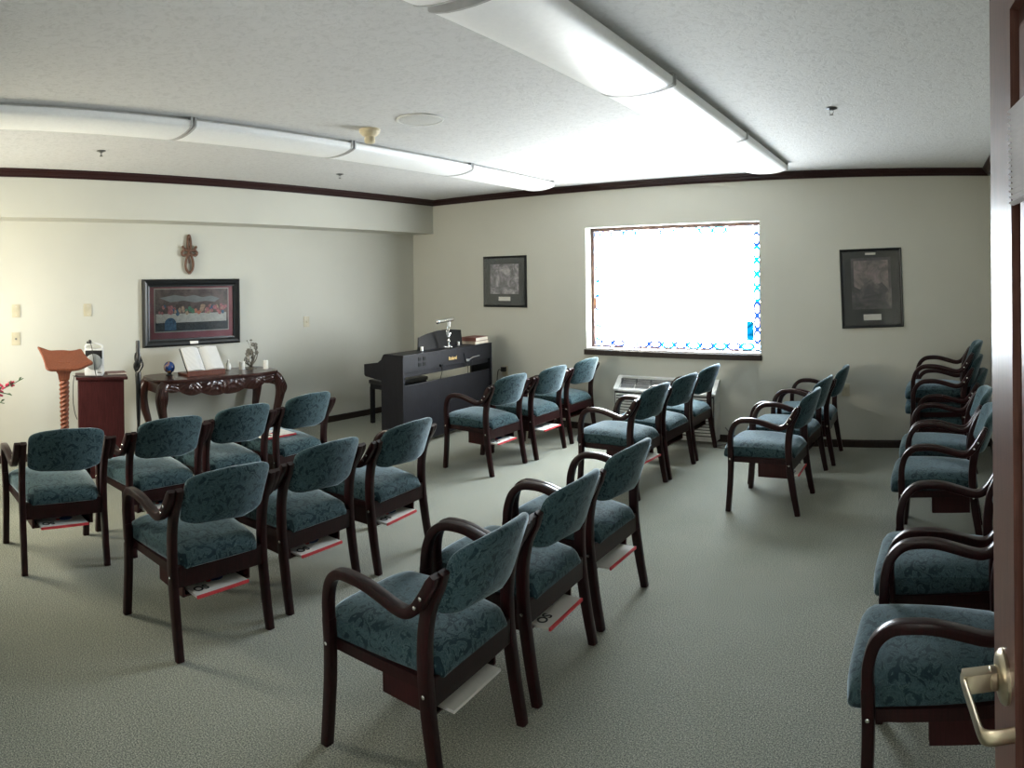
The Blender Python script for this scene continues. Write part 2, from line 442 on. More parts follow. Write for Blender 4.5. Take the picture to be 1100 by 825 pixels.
# sill: pale board on a dark apron
bm = nb(); box(bm, WX0, WX1, YB - .004, YB + .125, WZ0 - .001, WZ0 + .022, .003); obj('window_sill', bm, 'sill', w1, False)
bm = nb(); box(bm, WX0 - .02, WX1 + .012, YB - .030, YB - .001, WZ0 - .052, WZ0 + .004, .004); obj('sill_apron', bm, 'base', w1, False)
w2, _ = window('fill_window', F0, F1, FZ0, FZ1, -.09, 'unseen window added in the entrance wall to light the left wall', -1)

# ---------------------------------------------------------------- the open door
HX, HY, DW, PHI = .2007, .041, .910, math.radians(6.5)
# local frame: x from hinge to latch edge, y out of the face that looks into the room (towards -X)
d1 = bpy.data.objects.new('door_1', None); COL.objects.link(d1)
tag(d1, 'brown panelled door standing open at the right edge of the photo', None, None, 'structure')
ang = math.atan2(math.cos(PHI), -math.sin(PHI)); d1.location = (HX, HY, 0); d1.rotation_euler = (0, 0, ang)
DZ = 2.08
# y>0 local is to the left of the hinge->latch direction, i.e. the face that looks into the room
bm = nb(); st = .118
box(bm, 0, st, -.044, 0, .01, DZ); box(bm, DW - st, DW, -.044, 0, .01, DZ)
box(bm, st, DW - st, -.044, 0, .01, .24); box(bm, st, DW - st, -.044, 0, DZ - .10, DZ); box(bm, st, DW - st, -.044, 0, .86, .98)
obj('door_frame', bm, 'door', d1, False)
for z0, z1 in ((.24, .86), (.98, DZ - .10)):
    bm = nb()
    x0, x1 = st, DW - st
    for q in ((x0, x0 + .03, z0, z1), (x1 - .03, x1, z0, z1), (x0 + .03, x1 - .03, z0, z0 + .03), (x0 + .03, x1 - .03, z1 - .03, z1)):
        box(bm, q[0], q[1], -.040, -.012, q[2], q[3])
    obj('panel_moulding', bm, 'door_groove', d1, False)
    bm = nb(); box(bm, x0 + .03, x1 - .03, -.036, -.002, z0 + .03, z1 - .03, .008)
    obj('door_panel', bm, 'door', d1, False)
# pleated shade hung over the top of the panel
bm = nb(); n = 17; za, zb = 1.735, 1.855
for k in range(n):
    z = za + (zb - za) * k / n
    prism(bm, [(-.002, z), (.0045, z + .0035), (-.002, z + .0070)], st + .002, DW - st - .002, 'x')
    vs = bm.verts[:]
obj('pleated_blind', bm, 'blind', d1, False)
# lever handle
hz = 1.115; hx = DW - .066
lv = bpy.data.objects.new('door_handle', None)
bm = nb(); lathe(bm, [(.034, 0), (.034, .004), (.030, .009), (.018, .012), (.014, .013)], (hx, 0, hz), 28, 'y')
box(bm, hx - .0105, hx + .0105, .010, .058, hz - .0125, hz + .0125, .003)
lathe(bm, [(.015, .014), (.015, .020), (.0125, .022)], (hx, 0, hz), 20, 'y')
# lever: leaves the neck square, runs towards the hinge and returns to the door
P = [(hx + .008, .056, hz), (hx - .02, .056, hz), (hx - .06, .055, hz), (hx - .100, .054, hz), (hx - .110, .049, hz), (hx - .113, .036, hz), (hx - .113, .016, hz)]
PP = catmull(P, 5); rings = []
for i, p in enumerate(PP):
    d = (PP[min(i + 1, len(PP) - 1)] - PP[max(i - 1, 0)]).normalized(); up = Vector((0, 0, 1)); sd = d.cross(up).normalized()
    hgt, wd_ = .0105, .0038
    rings.append([p + up * hgt * math.sin(a) * (1 if abs(math.sin(a)) < .8 else .95) + sd * wd_ * math.cos(a) for a in [2 * PI * k / 12 for k in range(12)]])
ring_loft(bm, rings)
hd = obj('door_handle', bm, 'brass', d1)

# ---------------------------------------------------------------- ceiling fittings
def light_fixture(cx, y0, y1):
    L = y1 - y0
    t = thing('ceiling_light', '', 'ceiling light', (cx, y0, H), 0, 'wraparound fluorescent ceiling lights')
    bm = nb(); box(bm, -.165, .165, .004, L - .004, -.022, 0); obj('housing', bm, 'white_plastic', t, False)
    bm = nb(); w = .198
    prof = [(-w, -.020), (-w, -.050), (-w * .97, -.058), (-w * .85, -.067), (-w * .6, -.078), (-w * .3, -.085), (0, -.087), (w * .3, -.085), (w * .6, -.078), (w * .85, -.067), (w * .97, -.058), (w, -.050), (w, -.020)]
    ring_loft(bm, [[(x, y, z) for x, z in prof] for y in (.012, L - .012)])
    obj('diffuser', bm, 'lens', t)
    for y in (0, L - .012):
        bm = nb()
        pr2 = [(x * 1.02, z * 1.02 if z < -.03 else z) for x, z in prof] + [(w * 1.02, 0), (-w * 1.02, 0)]
        prism(bm, pr2, y, y + .012, 'y'); obj('end_cap', bm, 'cap_grey', t, False)
    return t
RL = [(.36, 1.69), (1.755, 3.07), (3.085, 4.45), (4.465, 5.86)]
LL = [(.52, 1.88), (1.895, 3.16), (3.175, 4.52), (4.535, 5.88)]
lab_r = ['ceiling light of the right-hand run nearest the viewer, cut by the top of the photo',
         'large bright ceiling light second from the viewer in the right-hand run',
         'ceiling light third from the viewer in the right-hand run',
         'ceiling light at the window end of the right-hand run']
lab_l = ['dull ceiling light of the left-hand run cut by the left edge of the photo',
         'ceiling light second from the left edge in the left-hand run',
         'ceiling light above the smoke detector, third from the left edge in the left-hand run',
         'ceiling light at the window end of the left-hand run']
for (y0, y1), lb in zip(RL, lab_r): light_fixture(-1.385, y0, y1)['label'] = lb
for (y0, y1), lb in zip(LL, lab_l): light_fixture(-3.79, y0, y1)['label'] = lb

t = thing('ceiling_speaker', 'round white speaker grille set flush in the ceiling', 'speaker', (-2.845, 3.065, H))
bm = nb(); lathe(bm, [(.150, 0), (.150, -.006), (.138, -.009), (.134, -.006)], seg=40); obj('rim', bm, 'white_plastic', t)
bm = nb(); lathe(bm, [(.133, -.003), (.133, -.0065), (.06, -.010), (.004, -.011)], seg=40); obj('grille', bm, simple('white_perforated_metal', (.50, .50, .49), .6, scale=220, var=.2), t)
t = thing('smoke_detector', 'beige smoke detector with a hanging sensor beside the round speaker grille', 'smoke detector', (-3.262, 3.02, H))
bm = nb(); lathe(bm, [(.070, 0), (.070, -.018), (.050, -.042), (.030, -.048)], seg=24); obj('base', bm, 'beige', t)
bm = nb(); lathe(bm, [(.030, -.046), (.036, -.060), (.036, -.085), (.026, -.094)], seg=20); obj('sensor', bm, 'beige', t)
def sprinkler(x, y, lb):
    t = thing('sprinkler_head', lb, 'sprinkler', (x, y, H), 0, 'ceiling sprinklers')
    bm = nb(); lathe(bm, [(.034, 0), (.036, -.004), (.022, -.008), (.010, -.014)], seg=20); obj('escutcheon', bm, 'grey_sprk', t)
    bm = nb(); tube(bm, [(-.008, 0, -.010), (-.012, 0, -.026), (-.004, 0, -.040)], .0022, 6); tube(bm, [(.008, 0, -.010), (.012, 0, -.026), (.004, 0, -.040)], .0022, 6)
    lathe(bm, [(.003, -.038), (.012, -.040), (.013, -.043), (.003, -.044)], seg=14); obj('deflector', bm, 'grey_sprk', t)
M['grey_sprk'] = simple('sprinkler_metal', (.10, .10, .10), .35, .6)
sprinkler(-.536, 3.983, 'small dark sprinkler head on the right part of the ceiling')
sprinkler(-4.762, 1.711, 'small sprinkler head near the left edge, left of the lamp run')
sprinkler(-4.807, 4.061, 'small sprinkler head above the cross side of the ceiling, nearer the corner')

# ---------------------------------------------------------------- wall plates
def plate(name, label, cat, on_left, p, z, w=.078, h=.12, kind='blank'):
    t = thing(name, label, cat, (XL, p, z) if on_left else (p, YB, z), -PI / 2 if on_left else PI, 'ivory wall plates')
    # local: +y out of the wall
    if on_left: t.rotation_euler = (0, 0, -PI / 2)
    bm = nb(); box(bm, -w / 2, w / 2, 0, .009, -h / 2, h / 2, .002); obj('cover_plate', bm, 'plate', t)
    bm = nb()
    if kind == 'switch': box(bm, -.006, .006, .007, .021, -.012, .012, .001); obj('toggle', bm, 'plate', t)
    elif kind == 'outlet':
        bm.free()
        for s in (-1, 1):
            bm = nb(); lathe(bm, [(.017, .007), (.017, .011), (.015, .012)], (0, 0, s * .021), 18, 'y'); obj('receptacle', bm, 'plate', t)
    elif kind == 'jack': lathe(bm, [(.010, .007), (.010, .013), (.006, .014)], (0, 0, 0), 16, 'y'); obj('jack', bm, 'slotgrey', t)
    else:
        bm.free()
        for s in (-1, 1):
            bm = nb(); lathe(bm, [(.004, .008), (.004, .011)], (0, 0, s * .04), 10, 'y'); obj('screw', bm, 'grey_metal', t)
    return t
plate('blank_plate', 'upper of the two stacked wall plates left of the lectern', 'wall plate', True, 1.325, 1.402, kind='blank')
plate('outlet_plate', 'lower of the two stacked wall plates, just above the lectern', 'wall plate', True, 1.322, 1.143, kind='jack')
plate('blank_plate', 'single wall plate between the lectern and the large framed print', 'wall plate', True, 2.025, 1.397, kind='blank')
plate('switch_plate', 'lone light switch right of the large framed print', 'light switch', True, 4.601, 1.188, kind='switch')
plate('outlet_plate', 'electrical outlet low on the window wall behind the right armchairs', 'outlet', False, -.745, .55, kind='outlet')
pl = plate('outlet_plate', 'electrical outlet low on the window wall right of the piano', 'outlet', False, -4.60, .572, kind='outlet')
t = thing('power_adapter', 'black power adapter plugged into the outlet right of the piano', 'power adapter', (-4.60, YB - .009, .585))
bm = nb(); box(bm, -.026, .026, -.05, 0, -.02, .035, .006); obj('adapter_body', bm, 'black', t)
bm = nb(); tube(bm, [(-.02, -.03, -.01), (-.06, -.035, .0), (-.085, -.03, -.06), (-.10, -.028, -.25), (-.12, -.03, -.56), (-.16, -.1, -.578)], .004, 6, 5); obj('cord', bm, 'black', t)

# ---------------------------------------------------------------- framed pictures and the cross
def picture(name, label, cat, loc, rz, w, h, tilt, fw, matc, art, artbox, frame_mat='frame_black', bevel_line=True, depth=.03, layers=None, plaque=None):
    t = thing(name, label, cat, loc, rz)
    t.rotation_euler = (0, tilt, rz)
    bm = nb(); hw, hh = w / 2, h / 2
    prof = [(0, 0), (0, depth * .7), (fw * .25, depth), (fw * .55, depth * .85), (fw * .8, depth * .55), (fw, depth * .5), (fw, 0)]
    rings = []
    for sx, sz in ((-1, -1), (1, -1), (1, 1), (-1, 1), (-1, -1)):
        rings.append([(sx * (hw - u), v, sz * (hh - u)) for u, v in prof])
    ring_loft(bm, rings, cap=False); obj('frame', bm, frame_mat, t, False)
    bm = nb(); box(bm, -hw + fw * .9, hw - fw * .9, .001, .010, -hh + fw * .9, hh - fw * .9); obj('mat_board', bm, matc, t, False)
    ax0, ax1, az0, az1 = artbox
    if bevel_line:
        bm = nb()
        box(bm, ax0 - .010, ax1 + .010, .010, .0115, az0 - .010, az1 + .010); obj('mat_bevel', bm, 'mat_edge', t, False)
    bm = nb(); box(bm, ax0, ax1, .0115, .0125, az0, az1)
    mats = [art]
    if layers: layers(bm, mats)
    obj('artwork', bm, mats, t, False)
    if plaque:
        bm = nb(); box(bm, plaque[0], plaque[1], .0125 if plaque[4] else depth * .7, .0140 if plaque[4] else depth + .002, plaque[2], plaque[3]); obj('plaque', bm, 'paper', t, False)
    return t
def picture_glass(t, w, h, fw):
    bm = nb(); box(bm, -w / 2 + fw * .9, w / 2 - fw * .9, .0148, .0156, -h / 2 + fw * .9, h / 2 - fw * .9); obj('glazing', bm, 'glazing', t, False)

# large print: generic riverside scene in the same colours and size
def mk_art(bm_fn, mat, t, nm='artwork_detail'):
    bm, mats = t; old = set(bm.faces[:]); bm_fn(bm); mats.append(mat)
    for f in bm.faces:
        if f not in old: f.material_index = len(mats) - 1
M['a_sky'] = print_mat('print_brown_ground', [(.35, (.10, .07, .07)), (.6, (.27, .20, .19))], 8, (3, 3, 3))
M['a_band'] = simple('print_white_band', (.74, .74, .70), .6, var=.15, scale=40)
M['a_dark'] = simple('print_dark_band', (.06, .07, .08), .6, var=.4, scale=40)
M['a_teal'] = simple('print_pale_blue', (.40, .42, .43), .6)
M['a_flow1'] = simple('print_coral', (.72, .27, .18), .6, var=.3, scale=60)
M['a_flow2'] = simple('print_rose', (.60, .24, .26), .6, var=.4, scale=60)
M['a_flow3'] = simple('print_green', (.14, .40, .25), .6, var=.3, scale=60)
M['a_flow4'] = simple('print_skin', (.66, .48, .34), .6, var=.3, scale=60)
M['a_blue'] = simple('print_blue', (.09, .19, .32), .6, var=.4, scale=50)
def banquet_layers(bm_, mats):
    t = (bm_, mats)
    x0, x1, z0, z1 = -.418, .418, -.185, .235
    y = .0126
    def quad(bm, u0, u1, v0, v1, k=0):
        box(bm, u0, u1, y + k, y + k + .0004, v0, v1)
    mk_art(lambda bm: quad(bm, x0, x1, z0, z0 + .10), 'a_dark', t)
    mk_art(lambda bm: quad(bm, x0 + .02, x1 - .01, z0 + .085, z0 + .175, .0004), 'a_band', t)
    def clouds(bm):
        pts = [(x0 + .10, .135), (-.22, .165), (-.12, .150), (-.02, .175), (.08, .160), (.2, .178), (x1 - .05, .150), (.25, .105), (.1, .120), (-.03, .098), (-.15, .112), (-.26, .100)]
        prism(bm, pts, y, y + .0004, 'y')
    mk_art(clouds, 'a_teal', t)
    rnd = random.Random(3)
    # a row of blossoms and leaves above the white band
    for mat, cnt, lo, hi in (('a_flow2', 16, -.40, -.12), ('a_flow4', 12, -.36, -.1), ('a_flow1', 4, -.09, -.03), ('a_flow3', 6, -.03, .08), ('a_flow4', 8, .06, .2), ('a_flow2', 12, .2, .40), ('a_blue', 6, .14, .34), ('a_blue', 5, -.4, -.2)):
        def f(bm):
            for i in range(cnt):
                cx = rnd.uniform(lo, hi); cz = z0 + .175 + rnd.uniform(.0, .075); r = rnd.uniform(.010, .022)
                n = 9; pts = [(cx + r * (1 + .25 * math.sin(3 * k)) * math.cos(2 * PI * k / n), cz + r * 1.2 * math.sin(2 * PI * k / n)) for k in range(n)]
                prism(bm, pts, y + .0005, y + .0009 + i * .00001, 'y')
        mk_art(f, mat, t)
    def pot(bm):
        pts = [(.25 + .065 * math.cos(k * PI / 8), z0 + .075 + .06 * math.sin(k * PI / 8)) for k in range(9)] + [(.185, z0 + .01), (.315, z0 + .01)]
        prism(bm, pts, y + .001, y + .0014, 'y')
    mk_art(pot, 'a_blue', t)
t = picture('framed_print', 'wide black-framed print with a maroon mat above the carved table', 'framed picture', (XL + .002, 3.143, 1.347), -PI / 2, 1.11, .672, 0, .075,
            'mat_maroon', 'a_sky', (-.418, .418, -.185, .235), layers=banquet_layers, depth=.045, plaque=(-.045, .045, -.318, -.290, 0))
picture_glass(t, 1.11, .672, .075)
t = picture('framed_print', 'small black-framed grey landscape print between the piano and the window', 'framed picture', (-4.588, YB - .002, 1.618), PI, .622, .600, 0, .028,
            'mat_grey', 'print_grey', (-.205, .205, -.145, .205), bevel_line=False, depth=.02, plaque=(-.085, .085, -.225, -.178, 1))
picture_glass(t, .622, .6, .028)
t = picture('framed_print', 'tall black-framed dark print hanging crooked right of the window', 'framed picture', (-.487, YB - .002, 1.524), PI, .590, .755, math.radians(1.6), .028,
            'mat_grey', 'print_grey2', (-.19, .19, -.20, .29), bevel_line=False, depth=.02, plaque=(-.085, .085, -.305, -.248, 1))
bm = nb(); prism(bm, [(-.165, .265), (.165, .265), (.165, .02), (.11, -.01), (.06, .045), (.0, .085), (-.045, .02), (-.10, .055), (-.165, -.02)], .0126, .0131, 'y'); obj('print_reflection', bm, 'a_reflect', t, False)  # pale upper area: reflection in the glazing painted onto the artwork
bm = nb(); box(bm, -.05, .05, .0125, .014, .318, .338); obj('title_slip', bm, 'paper', t, False)
picture_glass(t, .59, .755, .028)

# carved cross of interlaced loops
t = thing('wall_cross', 'small carved brown wooden cross of interlaced loops above the large framed print', 'cross', (XL + .004, 3.11, 1.93), -PI / 2)
bm = nb(); r = .0135
tube(bm, [(-.014, .016, .17), (.0, .018, .198), (.014, .016, .17), (.016, .020, .08), (-.012, .026, .01), (-.040, .020, -.07), (-.036, .020, -.14), (.0, .022, -.19)], r, 8, 6)
tube(bm, [(-.014, .016, .17), (-.016, .020, .09), (.012, .028, .02), (.042, .022, -.07), (.038, .020, -.14), (.0, .022, -.19)], r, 8, 6)
for s_ in (-1, 1):
    tube(bm, [(0, .024, .045), (s_ * .045, .022, .050), (s_ * .082, .022, .085), (s_ * .060, .022, .055), (s_ * .088, .022, .020), (s_ * .070, .022, -.005), (s_ * .035, .024, .0), (0, .028, .01)], r * 1.0, 8, 6)
tube(bm, [(0, .018, .09), (.002, .016, -.09)], r * .7, 8)
obj('cross_body', bm, 'brownwood', t)

# ---------------------------------------------------------------- through-wall air conditioner
t = thing('air_conditioner', 'cream air conditioner with louvred grilles low under the stained glass window', 'air conditioner', (-2.60, YB, 0))
ax0, ax1 = -.505, .595
bm = nb()
prism(bm, [(0, .03), (-.155, .03), (-.155, .49), (-.030, .605), (0, .61)], ax0, ax1, 'x')
obj('cabinet_body', bm, 'ac', t, False)
bm = nb()
for x0, x1 in ((ax0 - .004, ax0 + .05), (ax1 - .05, ax1 + .004)):
    prism(bm, [(-.150, .485), (-.162, .487), (-.160, .500), (-.034, .616), (0, .620), (0, .600), (-.030, .600)], x0, x1, 'x')
for p0, p1 in (((-.160, .487), (-.142, .512)), ((-.045, .606), (0, .620))):
    prism(bm, [(p0[0], p0[1] - .012), (p0[0] - .002, p0[1] + .004), (p1[0], p1[1]), (p1[0] + .002, p1[1] - .014)], ax0 + .05, ax1 - .05, 'x')
obj('top_bezel', bm, 'white_plastic', t, False)
nvt = 6; vw = (ax1 - ax0 - .12) / nvt
for k in range(nvt):
    x0 = ax0 + .06 + k * vw; bm = nb()
    for j in range(6):
        v0 = j / 6 + .03; v1 = v0 + .10
        def q(v, o): return (-.142 + .100 * v - o * .68, .503 + .092 * v + o * .73)
        prism(bm, [q(v0, .001), q(v1, .001), q(v1, .006), q(v0, .006)], x0 + .008, x0 + vw - .008, 'x')
    box(bm, x0, x0 + .008, -.10, -.06, .53, .60)
    obj('vent_grille', bm, 'slotgrey', t, False)
bm = nb()
for k in range(13):
    z = .09 + k * .029
    box(bm, ax0 + .02, ax1 - .02, -.166, -.156, z, z + .018, 0)
for x in (ax0 + .02, ax1 - .03): box(bm, x, x + .01, -.166, -.156, .09, .456)
obj('front_louvre', bm, 'white_plastic', t, False)
bm = nb(); box(bm, ax0 + .01, ax1 - .01, -.1575, -.1545, .075, .475); obj('louvre_recess', bm, 'slot', t, False)
bm = nb(); tube(bm, [(ax1 + .06, -.02, .15), (ax1 + .13, -.03, .06), (ax1 + .10, -.12, .012), (ax1 + .03, -.2, .01), (ax1 + .12, -.26, .01), (ax1 + .3, -.10, .012)], .006, 6, 6); obj('power_cord', bm, 'slotgrey', t)

# ---------------------------------------------------------------- chairs
def chair():
    t = thing('armchair', '', 'armchair', (0, 0, 0), 0, 'teal upholstered armchairs')
    for s in (-1, 1):
        # rear post
        bm = nb(); sweep(bm, [(s * .246, .000, .0), (s * .245, .030, .16), (s * .245, .055, .34), (s * .246, .060, .50), (s * .248, .040, .62), (s * .250, .004, .70), (s * .250, -.022, .752)], .036, .046,
                         taper=lambda q: (1, .80 + .2 * min(1, q * 4)) if q < .85 else (1, 1 - (q - .85) * 3)); obj('leg', bm, 'mahogany', t)
        # front leg
        bm = nb(); sweep(bm, [(s * .266, .497, .0), (s * .266, .486, .12), (s * .266, .477, .24), (s * .268, .473, .36), (s * .272, .474, .46)], .040, .040,
                         taper=lambda q: (1, .86 + .14 * q)); obj('leg', bm, 'mahogany', t)
        # arm: bends over from the front leg and sweeps back to the post
        bm = nb(); sweep(bm, [(s * .272, .474, .455), (s * .277, .470, .53), (s * .284, .447, .600), (s * .291, .400, .642), (s * .295, .335, .652), (s * .295, .27, .648), (s * .292, .20, .630), (s * .290, .145, .614),
                              (s * .289, .108, .609), (s * .288, .078, .618), (s * .287, .052, .642), (s * .286, .028, .676), (s * .285, .006, .712), (s * .284, -.014, .750)], .040, .036,
                         taper=lambda q: (1, 1) if q < .95 else (1, 1 - (q - .95) * 9)); obj('armrest', bm, 'mahogany', t)
        for y, z, x in ((.052, .642, .307), (.029, .676, .306), (.055, .345, .264), (.474, .372, .289)):
            bm = nb(); lathe(bm, [(.0065, 0), (.0065, .003), (.004, .0045)], seg=10, axis='x')
            for v in bm.verts: v.co.x *= s
            o = obj('bolt', bm, 'chrome', t, True, (s * (x - .001), y, z))
    # seat frame
    bm = nb()
    for s in (-1, 1):
        a = s * .222; b_ = s * .240
        prism(bm, [(a - .011, .05), (a + .011, .05), (b_ + .010, .49), (b_ - .012, .49)], .344, .382, 'z')
    box(bm, -.228, .228, .038, .066, .298, .392, .004)
    box(bm, -.245, .245, .462, .484, .342, .384, .004)
    obj('seat_frame', bm, 'mahogany', t, False)
    # seat cushion with waterfall front
    bm = nb(); nu, nv = 14, 18; rows = []
    nu, nv = 20, 26
    def top(u, v):   # u -1..1 across, v 0..1 back to front
        L_ = .545; a_ = v * L_                      # arc length from the back edge
        r_ = .050                                   # waterfall radius at the front
        if a_ < L_ - r_ * 1.5: y = .030 + a_; z = .455 + .018 * math.sin(PI * min(1, v * 1.02)) + .014 * v
        else:
            k = (a_ - (L_ - r_ * 1.5)) / r_; y = .030 + L_ - r_ * 1.5 + r_ * math.sin(k); z = .470 - r_ * (1 - math.cos(k)) * 1.05
            z = z + (.455 + .018 * math.sin(PI * min(1, (L_ - r_ * 1.5) / L_ * 1.02)) + .014 * (L_ - r_ * 1.5) / L_ - .470)
        hw = .210 + .034 * min(1, v * 1.3)
        cb = max(0, (.10 - v) / .10); hw -= .022 * cb ** 2
        cf = max(0, (v - .86) / .14); hw -= .020 * cf ** 2
        z -= .030 * abs(u) ** 5
        if v < .12: z -= .028 * ((.12 - v) / .12) ** 2
        return u * hw, y - .012 * abs(u) ** 4 * min(1, v * 2), z
    G = [[Vector(top(-1 + 2 * i / nu, j / nv)) for i in range(nu + 1)] for j in range(nv + 1)]
    V = [[bm.verts.new(p) for p in r_] for r_ in G]
    for j in range(nv):
        for i in range(nu): bm.faces.new((V[j][i], V[j][i + 1], V[j + 1][i + 1], V[j + 1][i]))
    loop = [V[0][i] for i in range(nu + 1)] + [V[j][nu] for j in range(1, nv + 1)] + [V[nv][i] for i in range(nu - 1, -1, -1)] + [V[j][0] for j in range(nv - 1, 0, -1)]
    cx_, cy_ = 0, .27; cur = loop; n = len(loop)
    base_z = [v.co.z for v in loop]
    for f_, sc in ((.30, 1.012), (.62, 1.012), (.88, .998), (1.0, .965)):
        nxt = []
        for v, v0, z0 in zip(cur, loop, base_z):
            fr_ = max(0, (v0.co.y - .44) / .10); zb_ = .378 - .012 * min(1, fr_)
            zz = min(z0, z0 + (zb_ - z0) * f_)
            scy = sc if v0.co.y < .44 else sc - .010 * f_
            nxt.append(bm.verts.new((v0.co.x * sc, cy_ + (v0.co.y - cy_) * scy, zz)))
        for i in range(n): bm.faces.new((cur[i], cur[(i + 1) % n], nxt[(i + 1) % n], nxt[i]))
        cur = nxt
    c = bm.verts.new((0, .27, .378))
    for i in range(n): bm.faces.new((cur[i], cur[(i + 1) % n], c))
    obj('seat', bm, 'fabric', t)
    # backrest: arched, dished cushion
    bm = nb(); na = 64
    radii = [0, .25, .5, .72, .86, .93, .97, .99, 1.0]
    def bp(r, a, side):
        e = 2 / (8.0 if math.sin(a) > 0 else 14.0)
        ec = 2 / (8.0 if math.sin(a) > 0 else 14.0)
        cu = math.copysign(abs(math.cos(a)) ** e, math.cos(a)); su = math.copysign(abs(math.sin(a)) ** e, math.sin(a))
        u, v = r * cu, r * su
        zt = .806 + .034 * (1 - u * u); zb = .592 - .026 * (1 - u * u)
        z = (zt + zb) / 2 + (zt - zb) / 2 * v
        hw = .224 + .004 * v
        x = hw * u
        y = .034 - (z - .60) * .34 - .056 * (1 - u * u)
        th = .023 * (1 - r ** 12) ** .5
        return (x, y + side * th, z)
    S = {}
    for side in (-1, 1):
        prev = None
        for k, r_ in enumerate(radii):
            if r_ == 0: ring = [bm.verts.new(bp(0, 0, side))]
            elif r_ == 1.0 and side == 1: ring = S['rim']
            else: ring = [bm.verts.new(bp(r_, 2 * PI * i / na + .001, side)) for i in range(na)]
            if r_ == 1.0 and side == -1: S['rim'] = ring
            if prev is not None:
                for i in range(na):
                    j = (i + 1) % na
                    if len(prev) == 1: bm.faces.new((prev[0], ring[i], ring[j]))
                    else: bm.faces.new((prev[i], ring[i], ring[j], prev[j]))
            prev = ring
    obj('backrest', bm, 'fabric', t)
    # book rack under the seat
    bm = nb()
    for s in (-1, 1): box(bm, s * .178 - .007, s * .178 + .007, .075, .30, .232, .330, .002)
    box(bm, -.172, .172, .078, .30, .232, .240); box(bm, -.172, .172, .290, .302, .240, .325)
    obj('book_rack', bm, 'rack', t, False)
    return t

TH = 1.60
ch0 = chair()
CH = [ # x, y, theta, z, label
 ('J', -3.697, 1.093, 1.545, 'teal armchair at the left edge of the photo in the row nearest the carved table'),
 ('K', -3.747, 1.772, 1.640, 'teal armchair in front of the red-brown cabinet, in the row nearest the carved table'),
 ('L', -3.851, 2.358, 1.660, 'teal armchair third from left in the row nearest the carved table'),
 ('M', -3.950, 2.983, 1.690, 'teal armchair with an open booklet lying on its seat'),
 ('B', -2.636, 1.527, 1.625, 'teal armchair at the left end of the second row, its left arm free'),
 ('C', -2.727, 2.175, 1.665, 'teal armchair in the middle of the left second row'),
 ('D', -2.766, 2.810, 1.680, 'teal armchair at the right end of the left second row, nearest the piano'),
 ('A', -1.393, 1.791, 1.638, 'largest teal armchair in the central foreground, plain white booklet in its rack'),
 ('I', -1.431, 2.400, 1.610, 'teal armchair in the middle of the central foreground row of three'),
 ('H', -1.458, 3.010, 1.556, 'teal armchair at the far end of the central foreground row of three'),
 ('N', -3.361, 4.698, 1.571, 'teal armchair directly in front of the piano, left one of its row of three'),
 ('O', -3.328, 5.331, 1.564, 'middle teal armchair of the three between the piano and the window'),
 ('P', -3.341, 6.000, 1.550, 'teal armchair against the window wall, under the left corner of the window'),
 ('F', -2.042, 4.735, 1.525, 'nearest teal armchair of the three in front of the air conditioner'),
 ('G', -2.007, 5.298, 1.505, 'middle teal armchair of the three in front of the air conditioner'),
 ('Q', -1.990, 5.890, 1.529, 'teal armchair right beside the air conditioner, farthest of its three'),
 ('E', -.854, 4.745, 1.523, 'nearest teal armchair of the three standing clear below the crooked tall print'),
 ('R', -.850, 5.347, 1.480, 'middle teal armchair of the three below the crooked tall print'),
 ('S', -.778, 5.985, 1.560, 'farthest teal armchair of the three below the crooked tall print, near the low outlet'),
 ('T', .313, 2.177, 1.541, 'teal armchair lowest at the right edge, behind the door handle'),
 ('t', .345, 2.862, 1.530, 'second teal armchair from the viewer along the right wall'),
 ('U', .353, 4.135, 1.526, 'nearer teal armchair of the middle pair along the right wall'),
 ('u', .379, 4.790, 1.540, 'farther teal armchair of the middle pair along the right wall'),
 ('V', .440, 5.740, 1.520, 'bottom armchair of the stack in the right corner by the window wall'),
 ('v', .400, 5.750, 1.520, 'middle armchair of the stack in the right corner by the window wall'),
 ('w', .400, 5.760, 1.520, 'topmost armchair of the stack in the right corner by the window wall'),
]
ZS = {'v': .125, 'w': .245}
CP = {}
for i, (k, x, y, th, lb) in enumerate(CH):
    z = ZS.get(k, 0)
    # th is the direction of the chair's own x axis
    if i == 0:
        o = ch0; o.location = (x, y, z); o.rotation_euler = (0, 0, th); o['label'] = lb
    else:
        o = dup(ch0, (x, y, z), th, lb)
    CP[k] = (x, y, th, z)

